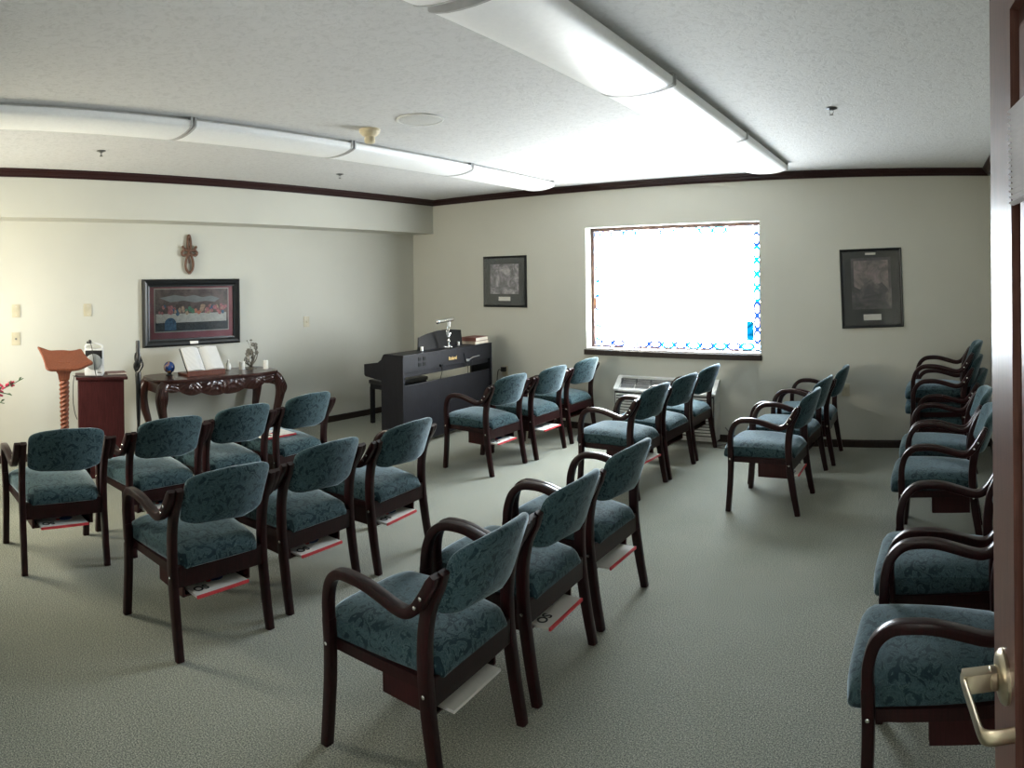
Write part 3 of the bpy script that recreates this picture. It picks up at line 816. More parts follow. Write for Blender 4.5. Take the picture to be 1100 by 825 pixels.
# booklets in the racks and on a seat
def text_mesh(s, size, mat, parent, loc, rot, name='lettering', ext=.0006, bold=0.0):
    c = bpy.data.curves.new(name, 'FONT'); c.body = s; c.size = size; c.extrude = ext; c.offset = bold
    c.align_x = 'CENTER'; c.align_y = 'CENTER'; tmp = bpy.data.objects.new('tmp', c); COL.objects.link(tmp)
    dg = bpy.context.evaluated_depsgraph_get(); me = bpy.data.meshes.new_from_object(tmp.evaluated_get(dg))
    bpy.data.objects.remove(tmp); me.materials.clear(); me.materials.append(M[mat])
    o = bpy.data.objects.new(name, me); COL.objects.link(o); o.parent = parent; o.location = loc; o.rotation_euler = rot
    return o
def booklet(kind):
    t = thing('booklet', '', 'booklet', (0, 0, 0), 0, 'booklets kept in the chair racks')
    w, d, h = .142, .205, .011     # half width, depth, thickness
    bm = nb(); box(bm, -w, w, .004, d, 0, h, .0015); obj('pages', bm, 'paper', t, False)
    if kind != 'plain':
        bm = nb(); box(bm, -w - .001, w + .001, -.004, .005, -.001, h + .001, .001); obj('spine', bm, 'red', t, False)
    if kind == 'print':
        bm = nb(); pts = [(.035 + .042 * math.cos(a) * (1 + .2 * math.sin(2 * a)), .115 + .03 * math.sin(a)) for a in [2 * PI * k / 16 for k in range(16)]]
        prism(bm, pts, h, h + .0006, 'z'); obj('blue_mark', bm, 'blueink', t, False)
        bm = nb(); pts = [(-.015 + .013 * math.cos(a), .105 + .013 * math.sin(a)) for a in [2 * PI * k / 12 for k in range(12)]]
        prism(bm, pts, h, h + .0008, 'z'); obj('red_mark', bm, 'red', t, False)
        text_mesh('SO', .060, 'blackink', t, (-.085, .062, h + .0004), (0, 0, PI), bold=.0015)
    return t
bk = {k: booklet(k) for k in ('print', 'plain', 'spine')}
used = set()
def place_booklet(kind, ck, label, lx=0, ly=-.045, lz=.2405, rz=0, tilt=0):
    x, y, th, z = CP[ck]
    px = x + lx * math.cos(th) - ly * math.sin(th); py = y + lx * math.sin(th) + ly * math.cos(th)
    if kind not in used: o = bk[kind]; used.add(kind)
    else: o = dup(bk[kind])
    o.location = (px, py, z + lz); o.rotation_euler = (tilt, 0, th + rz); o['label'] = label
for kind, ck, lb, lx, ly, rz in (
    ('plain', 'A', 'plain pale booklet sticking out under the largest foreground armchair', 0, .022, 0),
    ('print', 'I', 'booklet with black letters under the middle armchair of the central foreground row', 0, .0, 0),
    ('spine', 'H', 'pale red-edged booklet under the far armchair of the central foreground row', 0, .002, 0),
    ('print', 'B', 'red-edged booklet under the left-end armchair of the second row', 0, .022, .03),
    ('print', 'C', 'red-edged booklet under the middle armchair of the left second row', 0, .020, -.02),
    ('print', 'D', 'red-edged booklet under the second-row armchair nearest the piano', 0, .022, .02),
    ('print', 'J', 'red-edged booklet under the armchair at the left edge of the photo', 0, .026, .02),
    ('print', 'K', 'red-edged booklet half hidden under the armchair before the red-brown cabinet', 0, .026, 0),
    ('print', 'N', 'red-edged booklet under the armchair directly in front of the piano', .0, .016, .02),
    ('spine', 'F', 'red-edged booklet under the nearest armchair before the air conditioner', .0, .0, -.04),
    ('print', 'E', 'red-edged booklet under the nearest armchair below the crooked tall print', .0, .02, .03)):
    place_booklet(kind, ck, lb, lx, ly, .2405, rz)
place_booklet('print', 'M', 'red-edged booklet lying on an armchair seat before the carved table', -.07, .20, .476, -.1)
place_booklet('spine', 'O', 'thin booklet under the middle armchair between piano and window', 0, -.02, .2405, 0)

# ---------------------------------------------------------------- carved console table along the left wall
TX0, TX1, TY0, TY1, TZ = -5.985, -5.475, 2.50, 3.875, .76
t = thing('console_table', 'dark carved console table with cabriole legs against the left wall', 'table', ((TX0 + TX1) / 2, (TY0 + TY1) / 2, 0), PI / 2)
# local: x along the wall (+x = away from the viewer), y = -X world (towards the wall)
L2, D2 = (TY1 - TY0) / 2, (TX1 - TX0) / 2
def top_outline(k=1.0, n=72):
    pts = []
    for i in range(n):
        a = 2 * PI * i / n; e = 2 / 5
        x = (L2 * k) * math.copysign(abs(math.cos(a)) ** e, math.cos(a)); y = (D2 * k if False else D2 - (1 - k) * L2) * math.copysign(abs(math.sin(a)) ** e, math.sin(a))
        if y < 0: y += .014 * math.cos(x / L2 * PI * 2.0) * (-y / D2)
        pts.append((x, y))
    return pts
bm = nb(); rings = []
for k, z in ((.965, TZ - .040), (.985, TZ - .036), (.985, TZ - .028), (1.0, TZ - .020), (1.0, TZ - .008), (.988, TZ)):
    rings.append([(x, y, z) for x, y in top_outline(k)])
ring_loft(bm, rings); obj('table_top', bm, 'carved', t)
def apron_low(u): # u -1..1
    return .685 - .075 * max(0, math.cos(u * PI * .5)) ** .6 - .028 * abs(math.sin(u * PI * 2.5)) - .018 * math.exp(-(u / .12) ** 2)
def relief(u, v):
    # swags, shells and scrolls
    sw = abs(math.sin(u * PI * 2.5)); a = .010 * sw
    d = math.sin(18 * v + 10 * abs(math.sin(u * PI * 2.5)) + 3 * math.cos(u * 9)); a += .006 * max(0, d)
    a += .005 * max(0, math.sin(60 * u + 8 * v)) * sw
    a += .018 * math.exp(-((u / .10) ** 2 + ((v - .6) / .35) ** 2)) * (1 + .4 * math.cos(u * 90))
    for c in (-.62, .62, -.3, .3): a += .012 * math.exp(-(((u - c) / .07) ** 2 + ((v - .45) / .25) ** 2)) * (1 + .5 * math.cos(v * 24 + (u - c) * 60))
    return a
bm = nb(); nu, nv = 150, 16; W = L2 - .10
F_ = []; B_ = []
for i in range(nu + 1):
    u = -1 + 2 * i / nu; lo = apron_low(u); hi = TZ - .036
    F_.append([bm.verts.new((u * W, -D2 + .050 - relief(u, j / nv) * math.sin(PI * min(1, .15 + j / nv * .85)) - .01, hi + (lo - hi) * j / nv)) for j in range(nv + 1)])
    B_.append([bm.verts.new((u * W, -D2 + .075, hi + (lo - hi) * j / nv)) for j in (0, nv)])
for i in range(nu):
    for j in range(nv): bm.faces.new((F_[i][j], F_[i + 1][j], F_[i + 1][j + 1], F_[i][j + 1]))
    bm.faces.new((B_[i][0], B_[i][1], B_[i + 1][1], B_[i + 1][0]))
    bm.faces.new((F_[i][nv], F_[i + 1][nv], B_[i + 1][1], B_[i][1])); bm.faces.new((F_[i][0], B_[i][0], B_[i + 1][0], F_[i + 1][0]))
obj('carved_apron', bm, 'carved', t)
bm = nb()
for s in (-1, 1): box(bm, s * (L2 - .075) - .01, s * (L2 - .075) + .01, -D2 + .06, D2 - .05, .62, TZ - .038)
box(bm, -L2 + .08, L2 - .08, D2 - .07, D2 - .05, .64, TZ - .038); obj('side_apron', bm, 'carved', t)
for sx in (-1, 1):
    for sy in (-1, 1):
        bm = nb(); cx, cy = sx * (L2 - .085), sy * (D2 - .055) if sy < 0 else D2 - .07
        pth = [(cx, cy, TZ - .04), (cx + sx * .035, cy + sy * .012, .67), (cx + sx * .055, cy + sy * .022, .58), (cx + sx * .038, cy + sy * .014, .46), (cx + sx * .004, cy, .32), (cx - sx * .012, cy, .20), (cx - sx * .002, cy, .10), (cx + sx * .028, cy + sy * .010, .045), (cx + sx * .046, cy + sy * .014, .018), (cx + sx * .050, cy + sy * .014, .0)]
        tube(bm, pth, [.046, .054, .053, .043, .034, .028, .025, .030, .036, .034], 14, 5)
        # carved acanthus ridges on the knee
        for q in range(-2, 3):
            a = q * .35
            dx, dy = sx * .052 * math.cos(a) * .9, (sy if sy < 0 else -1) * .0
            tube(bm, [(cx + sx * .03 + q * .012, cy + sy * .052, .70), (cx + sx * .052 + q * .018, cy + sy * .074, .60), (cx + sx * .042 + q * .010, cy + sy * .056, .50)], [.006, .010, .003], 6, 4)
        obj('leg', bm, 'carved', t)

# things on the console table
def on_table(name, label, cat, x, y, rz=0, group=None): return thing(name, label, cat, (x, y, TZ), rz, group)
t = on_table('glass_globe', 'blue mottled glass globe at the left end of the carved table', 'ornament', -5.80, 2.755)
bm = nb(); lathe(bm, [(.034, 0), (.034, .006), (.022, .012), (.018, .022), (.024, .028)], seg=20); obj('stand', bm, 'black', t)
bm = nb(); sphere(bm, (0, 0, .078), .056, 24, 16); obj('globe', bm, 'globe', t)
# bible stand and open bible
t = on_table('book_stand', 'reddish wooden book stand in the middle of the carved table', 'book stand', -5.72, 3.065, PI / 2)
# local x along table, y to wall; slanted board
bm = nb(); box(bm, -.20, .20, -.090, .120, .0, .022, .004); box(bm, -.205, .205, -.105, -.085, .0, .050, .004)
tr_ = Matrix.Translation((0, -.082, .034)) @ Matrix.Rotation(math.radians(52), 4, 'X')
box(bm, -.19, .19, 0, .245, -.012, 0, .003, mat=tr_)
box(bm, -.02, .02, .05, .118, .02, .17, .003); obj('stand_body', bm, wood('stand_red_wood', (.085, .028, .018), (.16, .06, .04), .4), t, False)
t2 = on_table('open_bible', 'large open book with white pages propped on the wooden stand', 'book', -5.72, 3.065, PI / 2)
bm = nb(); nx = 20
cov = Matrix.Translation((0, -.082, .0345)) @ Matrix.Rotation(math.radians(52), 4, 'X')
box(bm, -.205, .205, .000, .270, .0005, .005, .001, mat=cov); obj('cover', bm, 'black', t2, False)
for s in (-1, 1):
    bm = nb(); A_ = []; B2 = []
    for i in range(nx + 1):
        u = i / nx; x = s * (.002 + .192 * u); z = .006 + .034 * (math.sin(min(1, u * 2.2) * PI / 2) * (1 - .35 * u ** 2))
        A_.append([cov @ Vector((x, .006, z)), cov @ Vector((x, .262, z))]); B2.append([cov @ Vector((x, .006, .0055)), cov @ Vector((x, .262, .0055))])
    va = [[bm.verts.new(p) for p in r_] for r_ in A_]; vb = [[bm.verts.new(p) for p in r_] for r_ in B2]
    for i in range(nx):
        bm.faces.new((va[i][0], va[i + 1][0], va[i + 1][1], va[i][1])); bm.faces.new((vb[i][0], vb[i][1], vb[i + 1][1], vb[i + 1][0]))
        bm.faces.new((va[i][0], vb[i][0], vb[i + 1][0], va[i + 1][0])); bm.faces.new((va[i][1], va[i + 1][1], vb[i + 1][1], vb[i][1]))
    bm.faces.new((va[nx][0], vb[nx][0], vb[nx][1], va[nx][1])); bm.faces.new((va[0][0], va[0][1], vb[0][1], vb[0][0]))
    obj('page_block', bm, 'print', t2)
t = on_table('white_bottle', 'small white stoppered bottle between the open book and the left candle', 'bottle', -5.86, 3.445)
bm = nb(); lathe(bm, [(.022, 0), (.028, .006), (.030, .04), (.022, .062), (.011, .072), (.011, .082)], seg=18); obj('bottle_body', bm, 'wax', t)
bm = nb(); lathe(bm, [(.009, .080), (.014, .088), (.012, .100), (.003, .108)], seg=14); obj('stopper', bm, 'wax', t)
def candle(y, x, r, h, lb):
    t = on_table('candle', lb, 'candle', x, y, 0, 'white candles on the carved table')
    bm = nb(); lathe(bm, [(r, 0), (r, h - .003), (r - .003, h), (r * .5, h - .003), (.002, h - .004)], seg=22); obj('wax_body', bm, 'wax', t)
    bm = nb(); tube(bm, [(0, 0, h - .005), (.001, 0, h + .008)], .0012, 5); obj('wick', bm, 'black', t)
candle(3.575, -5.80, .030, .080, 'short white pillar candle left of the metal flower ornament')
candle(3.79, -5.69, .026, .085, 'short white pillar candle at the right end of the carved table')
t = on_table('flower_ornament', 'dark metal ornament of twisting stems and blossoms near the right end of the carved table', 'ornament', -5.79, 3.675)
bm = nb(); lathe(bm, [(.060, 0), (.060, .008), (.045, .014), (.02, .022)], seg=20); obj('base', bm, 'bronze', t)
rnd = random.Random(11); bm = nb(); bm2 = nb()
for k in range(13):
    a = rnd.uniform(0, 2 * PI); hh = rnd.uniform(.07, .25); rr = rnd.uniform(.02, .092)
    p = (rr * math.cos(a) * .6, rr * math.sin(a), hh)
    tube(bm, [(0, 0, .015), (rr * .8 * math.cos(a + 1.2), rr * .8 * math.sin(a + 1.2), hh * .5), p], .0045, 6, 5)
    for q in range(6):
        b2 = q * PI / 3 + a; sphere(bm2, (p[0] + .012 * math.cos(b2) * .5, p[1] + .014 * math.cos(b2), p[2] + .014 * math.sin(b2)), .0095, 8, 6, .7)
tube(bm, [(0, .0, .2), (0, -.02, .25), (0, -.045, .285)], .002, 5, 4); tube(bm, [(0, .0, .2), (0, .005, .29)], .002, 5, 4)
sphere(bm2, (0, .005, .292), .012, 8, 6, 1, 1.4, .6); sphere(bm2, (0, -.045, .288), .006, 8, 6)
tube(bm, [(0, 0, .01), (0, .03, .10), (0, .01, .2)], .011, 7, 5)
obj('stem', bm, 'bronze', t); obj('blossom', bm2, 'bronze', t)

# ---------------------------------------------------------------- candle stand, cabinet, amplifier, lectern, flowers
t = thing('candle_stand', 'tall slim black torch-like stand between the cabinet and the carved table', 'candle stand', (-5.715, 2.395, 0))
bm = nb(); lathe(bm, [(.13, 0), (.13, .012), (.06, .030), (.022, .050), (.016, .09)], seg=24); obj('base', bm, 'black', t)
bm = nb(); lathe(bm, [(.014, .08), (.018, .3), (.014, .32), (.020, .45), (.024, .70), (.030, .80), (.022, .84)], seg=14); obj('pole', bm, 'black', t)
bm = nb()
for k in range(3):
    tube(bm, [(.014 * math.cos(k * 2.1), .014 * math.sin(k * 2.1), .83), (.040 * math.cos(k * 2.1 + .8), .040 * math.sin(k * 2.1 + .8), .89), (.024 * math.cos(k * 2.1 + 1.8), .024 * math.sin(k * 2.1 + 1.8), .95), (.016 * math.cos(k * 2.1 + 2.6), .016 * math.sin(k * 2.1 + 2.6), 1.0)], .014, 8, 5)
lathe(bm, [(.018, .83), (.030, .86), (.018, .90), (.026, .95), (.020, 1.0)], seg=14); obj('twisted_collar', bm, 'black', t)
bm = nb(); lathe(bm, [(.020, .99), (.021, 1.10), (.018, 1.118)], seg=16); obj('holder', bm, 'black', t)

t = thing('side_cabinet', 'plain red-brown wooden cabinet between the lectern and the carved table', 'cabinet', (-5.45, 1.93, 0), math.radians(-74))
# local x across the front (towards +Y world); y -> front
CA = math.radians(73.5)
t.rotation_euler = (0, 0, CA)
bm = nb(); box(bm, -.195, .195, -.12, .14, .0, .835, .003); obj('cabinet_body', bm, 'cherry', t, False)
bm = nb(); box(bm, -.215, .225, -.145, .16, .835, .860, .006); obj('cabinet_top', bm, 'cherry', t, False)
bm = nb(); box(bm, -.190, .190, -.126, -.119, .06, .815, .002); obj('front_panel', bm, 'cherry', t, False)
amp = thing('portable_amplifier', 'silver portable amplifier with round speaker and carry handle on the cabinet', 'amplifier', (-5.42, 1.865, .860), CA - .12)
bm = nb(); box(bm, -.080, .080, -.055, .055, .006, .235, .012); obj('amplifier_case', bm, 'silver_amp', amp)
bm = nb(); box(bm, -.072, .072, -.060, -.050, .150, .222, .003); obj('control_panel', bm, 'black', amp)
bm = nb(); lathe(bm, [(.068, -.054), (.068, -.062), (.062, -.066), (.02, -.069), (.003, -.069)], (0, 0, .125), 30, 'y'); obj('speaker_grille', bm, 'amp_grille', amp)
bm = nb(); tube(bm, [(-.072, 0, .22), (-.066, 0, .262), (0, 0, .275), (.066, 0, .262), (.072, 0, .22)], .008, 8, 5); obj('carry_handle', bm, 'silver_amp', amp)
bm = nb(); box(bm, .03, .065, -.0575, -.054, .030, .038); obj('maker_badge', bm, 'slotgrey', amp, False)
mic = thing('microphone', 'black microphone with its cable hanging over the amplifier', 'microphone', (-5.42, 1.865, .860), CA - .12)
bm = nb(); sphere(bm, (-.035, -.012, .292), .017, 12, 8); tube(bm, [(-.035, -.012, .290), (-.060, -.004, .285)], .010, 8); obj('microphone_head', bm, 'black', mic)
bm = nb(); tube(bm, [(-.030, -.02, .285), (-.012, -.074, .24), (.0, -.076, .15), (.012, -.074, .05), (.018, -.085, .004), (-.03, -.10, .004), (-.16, -.06, .004), (-.18, -.03, .004)], .0035, 6, 6); obj('microphone_cable', bm, 'black', mic)
cb = thing('hanging_cable', 'thin dark cable hanging down the left side of the cabinet', 'cable', (-5.45, 1.93, 0), CA)
bm = nb(); tube(bm, [(-.19, -.10, .866), (-.222, -.10, .865), (-.236, -.10, .80), (-.238, -.10, .66), (-.225, -.10, .56), (-.205, -.10, .50)], .004, 6, 6); obj('cable_run', bm, 'black', cb)
cb2 = thing('closed_book', 'thin brown book lying on the right of the cabinet top', 'book', (-5.455, 2.075, .860), CA + .1)
bm = nb(); box(bm, -.085, .085, -.06, .06, 0, .018, .002); obj('book_cover', bm, 'bookred', cb2, False)
bm = nb(); box(bm, -.082, .083, -.0605, -.058, .003, .015); obj('page_edge', bm, 'pages', cb2, False)

t = thing('lectern', 'orange-brown carved wooden lectern with a scrolled slanting top', 'lectern', (-5.095, 1.500, 0), math.radians(72))
bm = nb()
# turned post with rope twist
rings = []; n = 140
for i in range(n + 1):
    z = .06 + (.90 - .06) * i / n; base_r = .034 + .003 * math.sin(z * 9)
    rings.append([((base_r + .0055 * math.sin(3 * (a - z * 60))) * math.cos(a), (base_r + .0055 * math.sin(3 * (a - z * 60))) * math.sin(a), z) for a in [2 * PI * k / 24 for k in range(24)]])
ring_loft(bm, rings); obj('twisted_post', bm, 'oak', t)
bm = nb(); prism(bm, [(-.050, .945), (.050, .945), (.042, .895), (-.042, .895)], -.045, .045, 'y'); prism(bm, [(-.050, .943), (.050, .943), (.075, .985), (-.075, .985)], -.06, .06, 'y'); obj('capital', bm, 'oak', t, False)
bm = nb(); lathe(bm, [(.17, 0), (.17, .03), (.12, .045), (.06, .07), (.045, .10)], seg=6); obj('foot', bm, 'oak', t, False)
# slanted top: front edge low (towards reader side = wall), outline scrolled
bm = nb(); out = []
pts2 = [(-.235, .17), (-.215, .12), (-.19, .05), (-.165, -.05), (-.150, -.13), (-.120, -.155), (-.06, -.150), (0, -.145), (.06, -.150), (.14, -.145), (.205, -.115), (.235, -.115), (.245, -.095), (.215, -.03), (.185, .05), (.165, .12), (.145, .172), (.10, .165), (.05, .158), (-.01, .168), (-.07, .165), (-.13, .155), (-.19, .172)]
pp = catmull([(x, y, 0) for x, y in pts2 + pts2[:1]], 3)[:-1]
tl = Matrix.Translation((0, 0, 1.045)) @ Matrix.Rotation(math.radians(24), 4, 'X') @ Matrix.Rotation(0, 4, 'Y')
rings = []
for k, z in ((.94, -.024), (1.0, -.016), (1.0, -.004), (.97, .002), (.90, .000)):
    rings.append([tl @ Vector((p.x * k * .93, p.y * k * .95, z + .035 * (abs(p.x) / .24) ** 3)) for p in pp])
ring_loft(bm, rings); obj('reading_top', bm, 'oak', t)
bm = nb(); box(bm, -.05, .05, -.05, .05, .985, 1.035, .006); obj('neck', bm, 'oak', t)

fl = thing('flower_arrangement', 'spray of dark red flowers reaching in at the left edge of the photo', 'flowers', (-5.02, .70, 0))
bm = nb(); lathe(bm, [(.17, 0), (.17, .02), (.03, .05), (.025, .50), (.14, .53), (.14, .55)], seg=20); obj('plant_stand', bm, 'black', fl)
bm = nb(); lathe(bm, [(.06, .55), (.085, .58), (.095, .66), (.07, .72), (.075, .74)], seg=20); obj('vase', bm, 'clay', fl)
bm = nb(); bm2 = nb(); rnd = random.Random(5)
stems = [((0, .13, .84), (-.02, .30, .855), (-.04, .46, .92)), ((0, .10, .80), (-.01, .22, .83), (-.02, .36, .80)), ((.02, -.05, .86), (.03, -.12, .95), (.04, -.18, 1.02)), ((-.03, .04, .9), (-.05, .08, 1.0), (-.06, .12, 1.08)), ((.0, .08, .78), (.0, .18, .77), (.0, .30, .74))]
for st_ in stems:
    P = catmull([(0, 0, .70)] + list(st_), 8); tube(bm, P, .004, 6)
    m_ = len(P)
    for i in range(m_ // 3, m_ - 3, 2):
        for q in range(2):
            c = P[i] + Vector((rnd.uniform(-.022, .022), rnd.uniform(-.022, .022), rnd.uniform(-.022, .022)))
            for k in range(4):
                a = k * PI / 2 + rnd.random()
                sphere(bm2, (c.x + .010 * math.cos(a), c.y + .010 * math.sin(a), c.z + .006 * math.sin(a * 2)), .0105, 7, 5, 1, 1, .7)
    for i in range(m_ // 4, m_, 4):
        p = P[i]; d = Vector((rnd.uniform(-.5, .5), rnd.uniform(.2, 1), rnd.uniform(-.2, .6))).normalized() * .045
        bm3 = nb(); tube(bm3, [p, p + d * .5 + Vector((0, 0, .006)), p + d], [.002, .008, .001], 6, 3); obj('leaf', bm3, 'leaf', fl)
obj('stem', bm, 'leaf', fl); obj('blossom', bm2, 'petal', fl)

# ---------------------------------------------------------------- digital piano seen from behind
o2 = Vector((-4.498, 4.563)); PA = math.atan2(1.557, -.107)
pn = thing('digital_piano', 'black digital piano seen from behind in the corner', 'piano', (o2.x, o2.y, 0), PA)
PW, PD, PZ = 1.560, .285, .920
side = [(0, 0), (PD, 0), (PD, .66), (.50, .685), (.515, .70), (.515, .805), (.33, .835), (.285, .865), (.255, PZ - .004), (.245, PZ), (0, PZ)]
for x0 in (0, PW - .03):
    bm = nb(); prism(bm, side, x0, x0 + .03, 'x'); obj('end_panel', bm, 'piano', pn, False)
bm = nb(); box(bm, .03, PW - .03, .004, .030, .752, PZ - .002, .002); obj('back_panel', bm, 'piano', pn, False)
bm = nb(); box(bm, .03, PW - .03, .012, .030, .055, .627, .002); obj('kick_panel', bm, 'piano', pn, False)
bm = nb(); box(bm, .0, PW, -.004, .245, PZ - .012, PZ + .004, .003); obj('top_board', bm, 'piano', pn, False)
bm = nb(); box(bm, .03, PW - .03, .030, .500, .70, .760, .003); box(bm, .03, PW - .03, .03, .30, .76, .83); obj('key_bed', bm, 'piano', pn, False)
bm = nb(); n = 52; kw = (PW - .14) / n
for k in range(n): box(bm, .07 + k * kw, .07 + (k + 1) * kw - .001, .345, .495, .758, .782, .0015)
obj('white_keys', bm, 'wax', pn, False)
bm = nb()
for k in range(n - 1):
    if k % 7 not in (2, 6): box(bm, .07 + (k + 1) * kw - .006, .07 + (k + 1) * kw + .006, .345, .435, .782, .792, .001)
obj('black_keys', bm, 'black', pn, False)
for i in (0, 2):
    for j in (0, 2):
        bm = nb(); box(bm, .240 + i * .036, .240 + i * .036 + .040, -.0005, .005, .795 + j * .028, .795 + j * .028 + .034); obj('speaker_vent', bm, 'matt_black', pn, False)
text_mesh('Roland', .052, 'gold', pn, (.81, .0025, .822), (PI / 2, 0, 0), 'maker_lettering', .001, .001)
bm = nb(); box(bm, .585, .625, -.012, .006, .757, .780, .003); obj('power_socket', bm, 'matt_black', pn, False)
bm = nb(); tube(bm, [(.605, -.008, .765), (.612, -.004, .70), (.615, .05, .50), (.62, .06, .1)], .004, 6, 5); obj('power_cord', bm, 'black', pn); bm = nb()
tube(bm, [(1.0, -.006, .86), (1.02, -.008, .80), (1.08, .0, .70), (1.15, .05, .60), (1.18, .08, .45)], .004, 6, 5); obj('power_cord', bm, 'black', pn); bm = nb()
tube(bm, [(1.16, -.004, .76), (1.165, .02, .6), (1.17, .06, .3)], .003, 6, 4); obj('power_cord', bm, 'black', pn)
bm = nb(); box(bm, 1.04, 1.10, -.010, .006, .760, .785, .003); tube(bm, [(1.10, -.004, .775), (1.16, -.008, .795), (1.24, -.006, .80), (1.30, -.004, .80)], .006, 6, 4); obj('cable_plug', bm, 'slotgrey', pn)
# music rest
bm = nb(); poly = [(.42, 0), (1.20, 0), (1.23, .165), (.98, .190), (.80, .185), (.62, .165), (.47, .135)]
mr = Matrix.Translation((0, .155, PZ + .004)) @ Matrix.Rotation(math.radians(-14), 4, 'X')
bm_ = nb(); prism(bm_, poly, 0, .010, 'y'); bmesh.ops.transform(bm_, matrix=mr, verts=bm_.verts[:]); obj('music_rest', bm_, 'matt_black', pn, False)
for x in (.46, 1.10):
    bm = nb(); box(bm, x - .010, x + .010, .125, .150, PZ + .004, PZ + .045, .004); obj('rest_clip', bm, 'white_plastic', pn)

# lamp on the piano
c_, s_ = math.cos(PA), math.sin(PA)
def PP_(x, y): return (o2.x + x * c_ - y * s_, o2.y + x * s_ + y * c_)
lx, ly = PP_(.815, .060)
lm = thing('piano_lamp', 'chrome piano lamp with twin arms standing on the piano top', 'lamp', (lx, ly, PZ + .004), PA)
bm = nb(); lathe(bm, [(.030, 0), (.032, .006), (.014, .016), (.010, .03)], seg=20)
for a in (0.3, 2.4, 4.5): sphere(bm, (.052 * math.cos(a), .040 * math.sin(a), .013), .014, 12, 8); tube(bm, [(0, 0, .014), (.05 * math.cos(a), .038 * math.sin(a), .012)], .008, 8)
obj('base', bm, 'chrome', lm)
bm = nb(); lathe(bm, [(.008, .02), (.013, .04), (.008, .055), (.015, .075), (.008, .10), (.017, .118), (.010, .135)], seg=16)
tube(bm, [(-.030, 0, .150), (0, 0, .130), (.030, 0, .155)], .007, 8, 4); obj('stem', bm, 'chrome', lm)
for dx in (-.016, .016):
    bm = nb(); tube(bm, [(dx - .014, 0, .145), (dx - .014, 0, .180)], .008, 8); tube(bm, [(dx - .014, 0, .178), (dx + .012, 0, .250)], .0035, 8); tube(bm, [(dx + .012, 0, .245), (dx + .014, 0, .285)], .008, 8); obj('arm', bm, 'chrome', lm)
bm = nb(); tube(bm, [(-.185, 0, .290), (.085, 0, .305)], .021, 18); sphere(bm, (-.187, 0, .290), .026, 14, 10, .6); obj('lamp_shade', bm, 'chrome', lm)

def closed_book(lb, mat, x, y, z, w, d, h, rz):
    px, py = PP_(x, y); t = thing('closed_book', lb, 'book', (px, py, z), PA + rz, 'books on the piano')
    bm = nb(); box(bm, -w, w, -d, d, 0, .004, .001); box(bm, -w, w, -d, d, h - .004, h, .001); box(bm, -w, -w + .004, -d, d, .004, h - .004); obj('book_cover', bm, mat, t, False)
    bm = nb(); box(bm, -w + .004, w - .004, -d + .004, d - .004, .004, h - .004); obj('page_block', bm, 'pages', t, False)
closed_book('lower pale book of the two at the right end of the piano', 'booktan', 1.40, .12, PZ + .004, .135, .095, .034, .0)
closed_book('upper brown-red book of the two at the right end of the piano', 'bookred', 1.395, .118, PZ + .038, .135, .095, .042, .04)

# bench
t = thing('piano_bench', 'black padded piano bench between the piano and the left wall', 'bench', (-5.55, 5.56, 0), PI / 2)
bm = nb(); box(bm, -.33, .33, -.17, .17, .455, .505, .018); obj('padded_seat', bm, 'leather', t)
bm = nb(); box(bm, -.315, .315, -.155, .155, .40, .456, .003); obj('apron', bm, 'piano', t, False)
for sx in (-1, 1):
    for sy in (-1, 1):
        bm = nb(); box(bm, sx * .295 - .022, sx * .295 + .022, sy * .138 - .022, sy * .138 + .022, 0, .42, .003); obj('leg', bm, 'piano', t, False)

# ---------------------------------------------------------------- light: overcast daylight and snow-bright ground outside
w = bpy.data.worlds.new('overcast_day'); scene.world = w; w.use_nodes = True
nt = w.node_tree; nt.nodes.clear(); out = nt.nodes.new('ShaderNodeOutputWorld'); bg = nt.nodes.new('ShaderNodeBackground')
tc = nt.nodes.new('ShaderNodeTexCoord'); sp = nt.nodes.new('ShaderNodeSeparateXYZ'); nt.links.new(tc.outputs['Generated'], sp.inputs[0])
mr_ = nt.nodes.new('ShaderNodeMapRange'); mr_.inputs['From Min'].default_value = -1; mr_.inputs['From Max'].default_value = 1
nt.links.new(sp.outputs['Z'], mr_.inputs['Value'])
rp = nt.nodes.new('ShaderNodeValToRGB'); cr = rp.color_ramp; cr.elements[0].position = .47; cr.elements[0].color = (.84, .88, .92, 1)
cr.elements[1].position = .53; cr.elements[1].color = (.86, .92, 1.0, 1)
nt.links.new(mr_.outputs[0], rp.inputs[0]); nt.links.new(rp.outputs[0], bg.inputs[0]); bg.inputs[1].default_value = 73.0
nt.links.new(bg.outputs[0], out.inputs[0])

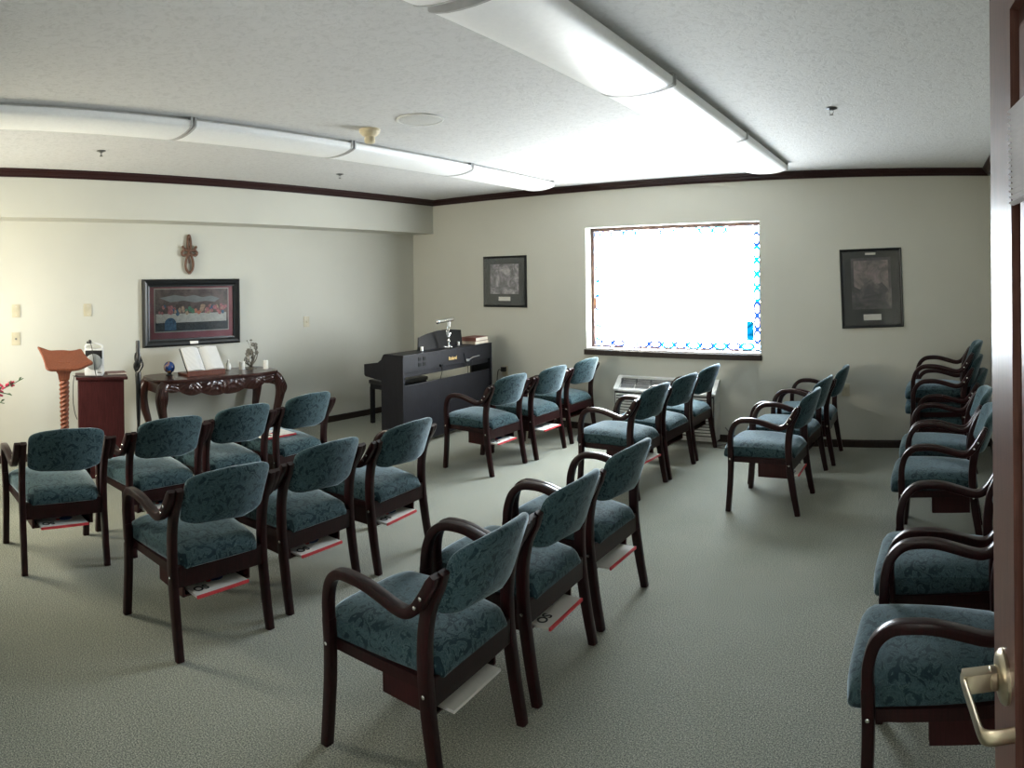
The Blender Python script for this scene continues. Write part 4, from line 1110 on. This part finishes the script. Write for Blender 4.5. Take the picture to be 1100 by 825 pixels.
def area(name, loc, rot, sx, sy, power, col=(1, 1, 1), portal=False):
    l = bpy.data.lights.new(name, 'AREA'); l.shape = 'RECTANGLE'; l.size = sx; l.size_y = sy; l.energy = power; l.color = col
    o = bpy.data.objects.new(name, l); COL.objects.link(o); o.location = loc; o.rotation_euler = rot
    if portal: l.cycles.is_portal = True
    return o
area('window_portal', ((WX0 + WX1) / 2, YB + .17, (WZ0 + WZ1) / 2), (-PI / 2, 0, 0), WX1 - WX0, WZ1 - WZ0, 1, portal=True)
area('window_portal', ((F0 + F1) / 2, -.115, (FZ0 + FZ1) / 2), (PI / 2, 0, 0), F1 - F0, FZ1 - FZ0, 1, portal=True)
# unseen warm fill light added in the hallway behind the viewer
area('hallway_fill', (-.3, -1.2, 2.43), (0, 0, 0), .6, .6, 10, (1, .9, .76))

# ---------------------------------------------------------------- camera: the photo is a swept (cylindrical) frame
F_PX, CX, CY = 718.604, 550.0, 300.203
yw, pt, rl = (math.radians(v) for v in (-35.1594, .0634, -.6598))
ex = Vector((math.cos(yw), -math.sin(yw), 0)); ed = Vector((math.sin(yw), math.cos(yw), 0)); ez = Vector((0, 0, 1))
zp = ez * math.cos(pt) + ed * math.sin(pt); fwd = -ez * math.sin(pt) + ed * math.cos(pt)
right = ex * math.cos(rl) + zp * math.sin(rl); up = -ex * math.sin(rl) + zp * math.cos(rl)
cd = bpy.data.cameras.new('camera'); cam = bpy.data.objects.new('camera', cd); COL.objects.link(cam)
mt = Matrix((right, up, -fwd)).transposed().to_4x4(); mt.translation = (0, 0, CAMZ); cam.matrix_world = mt
cd.type = 'PANO'; cd.panorama_type = 'CENTRAL_CYLINDRICAL'
cd.central_cylindrical_range_u_min = (0 - CX) / F_PX; cd.central_cylindrical_range_u_max = (1100 - CX) / F_PX
cd.central_cylindrical_range_v_min = (CY - 825) / F_PX; cd.central_cylindrical_range_v_max = CY / F_PX
cd.central_cylindrical_radius = 1.0
cd.clip_start = .02; cd.lens = 23.5
scene.camera = cam

vs = scene.view_settings
scene.display_settings.display_device = 'sRGB'
vs.view_transform = 'Standard'; vs.look = 'None'; vs.gamma = 1; vs.use_curve_mapping = False; vs.exposure = 0.0
cy = scene.cycles
cy.use_denoising = True; cy.max_bounces = 10; cy.diffuse_bounces = 6; cy.glossy_bounces = 4; cy.transparent_max_bounces = 12
cy.sample_clamp_indirect = 8; cy.use_light_tree = True
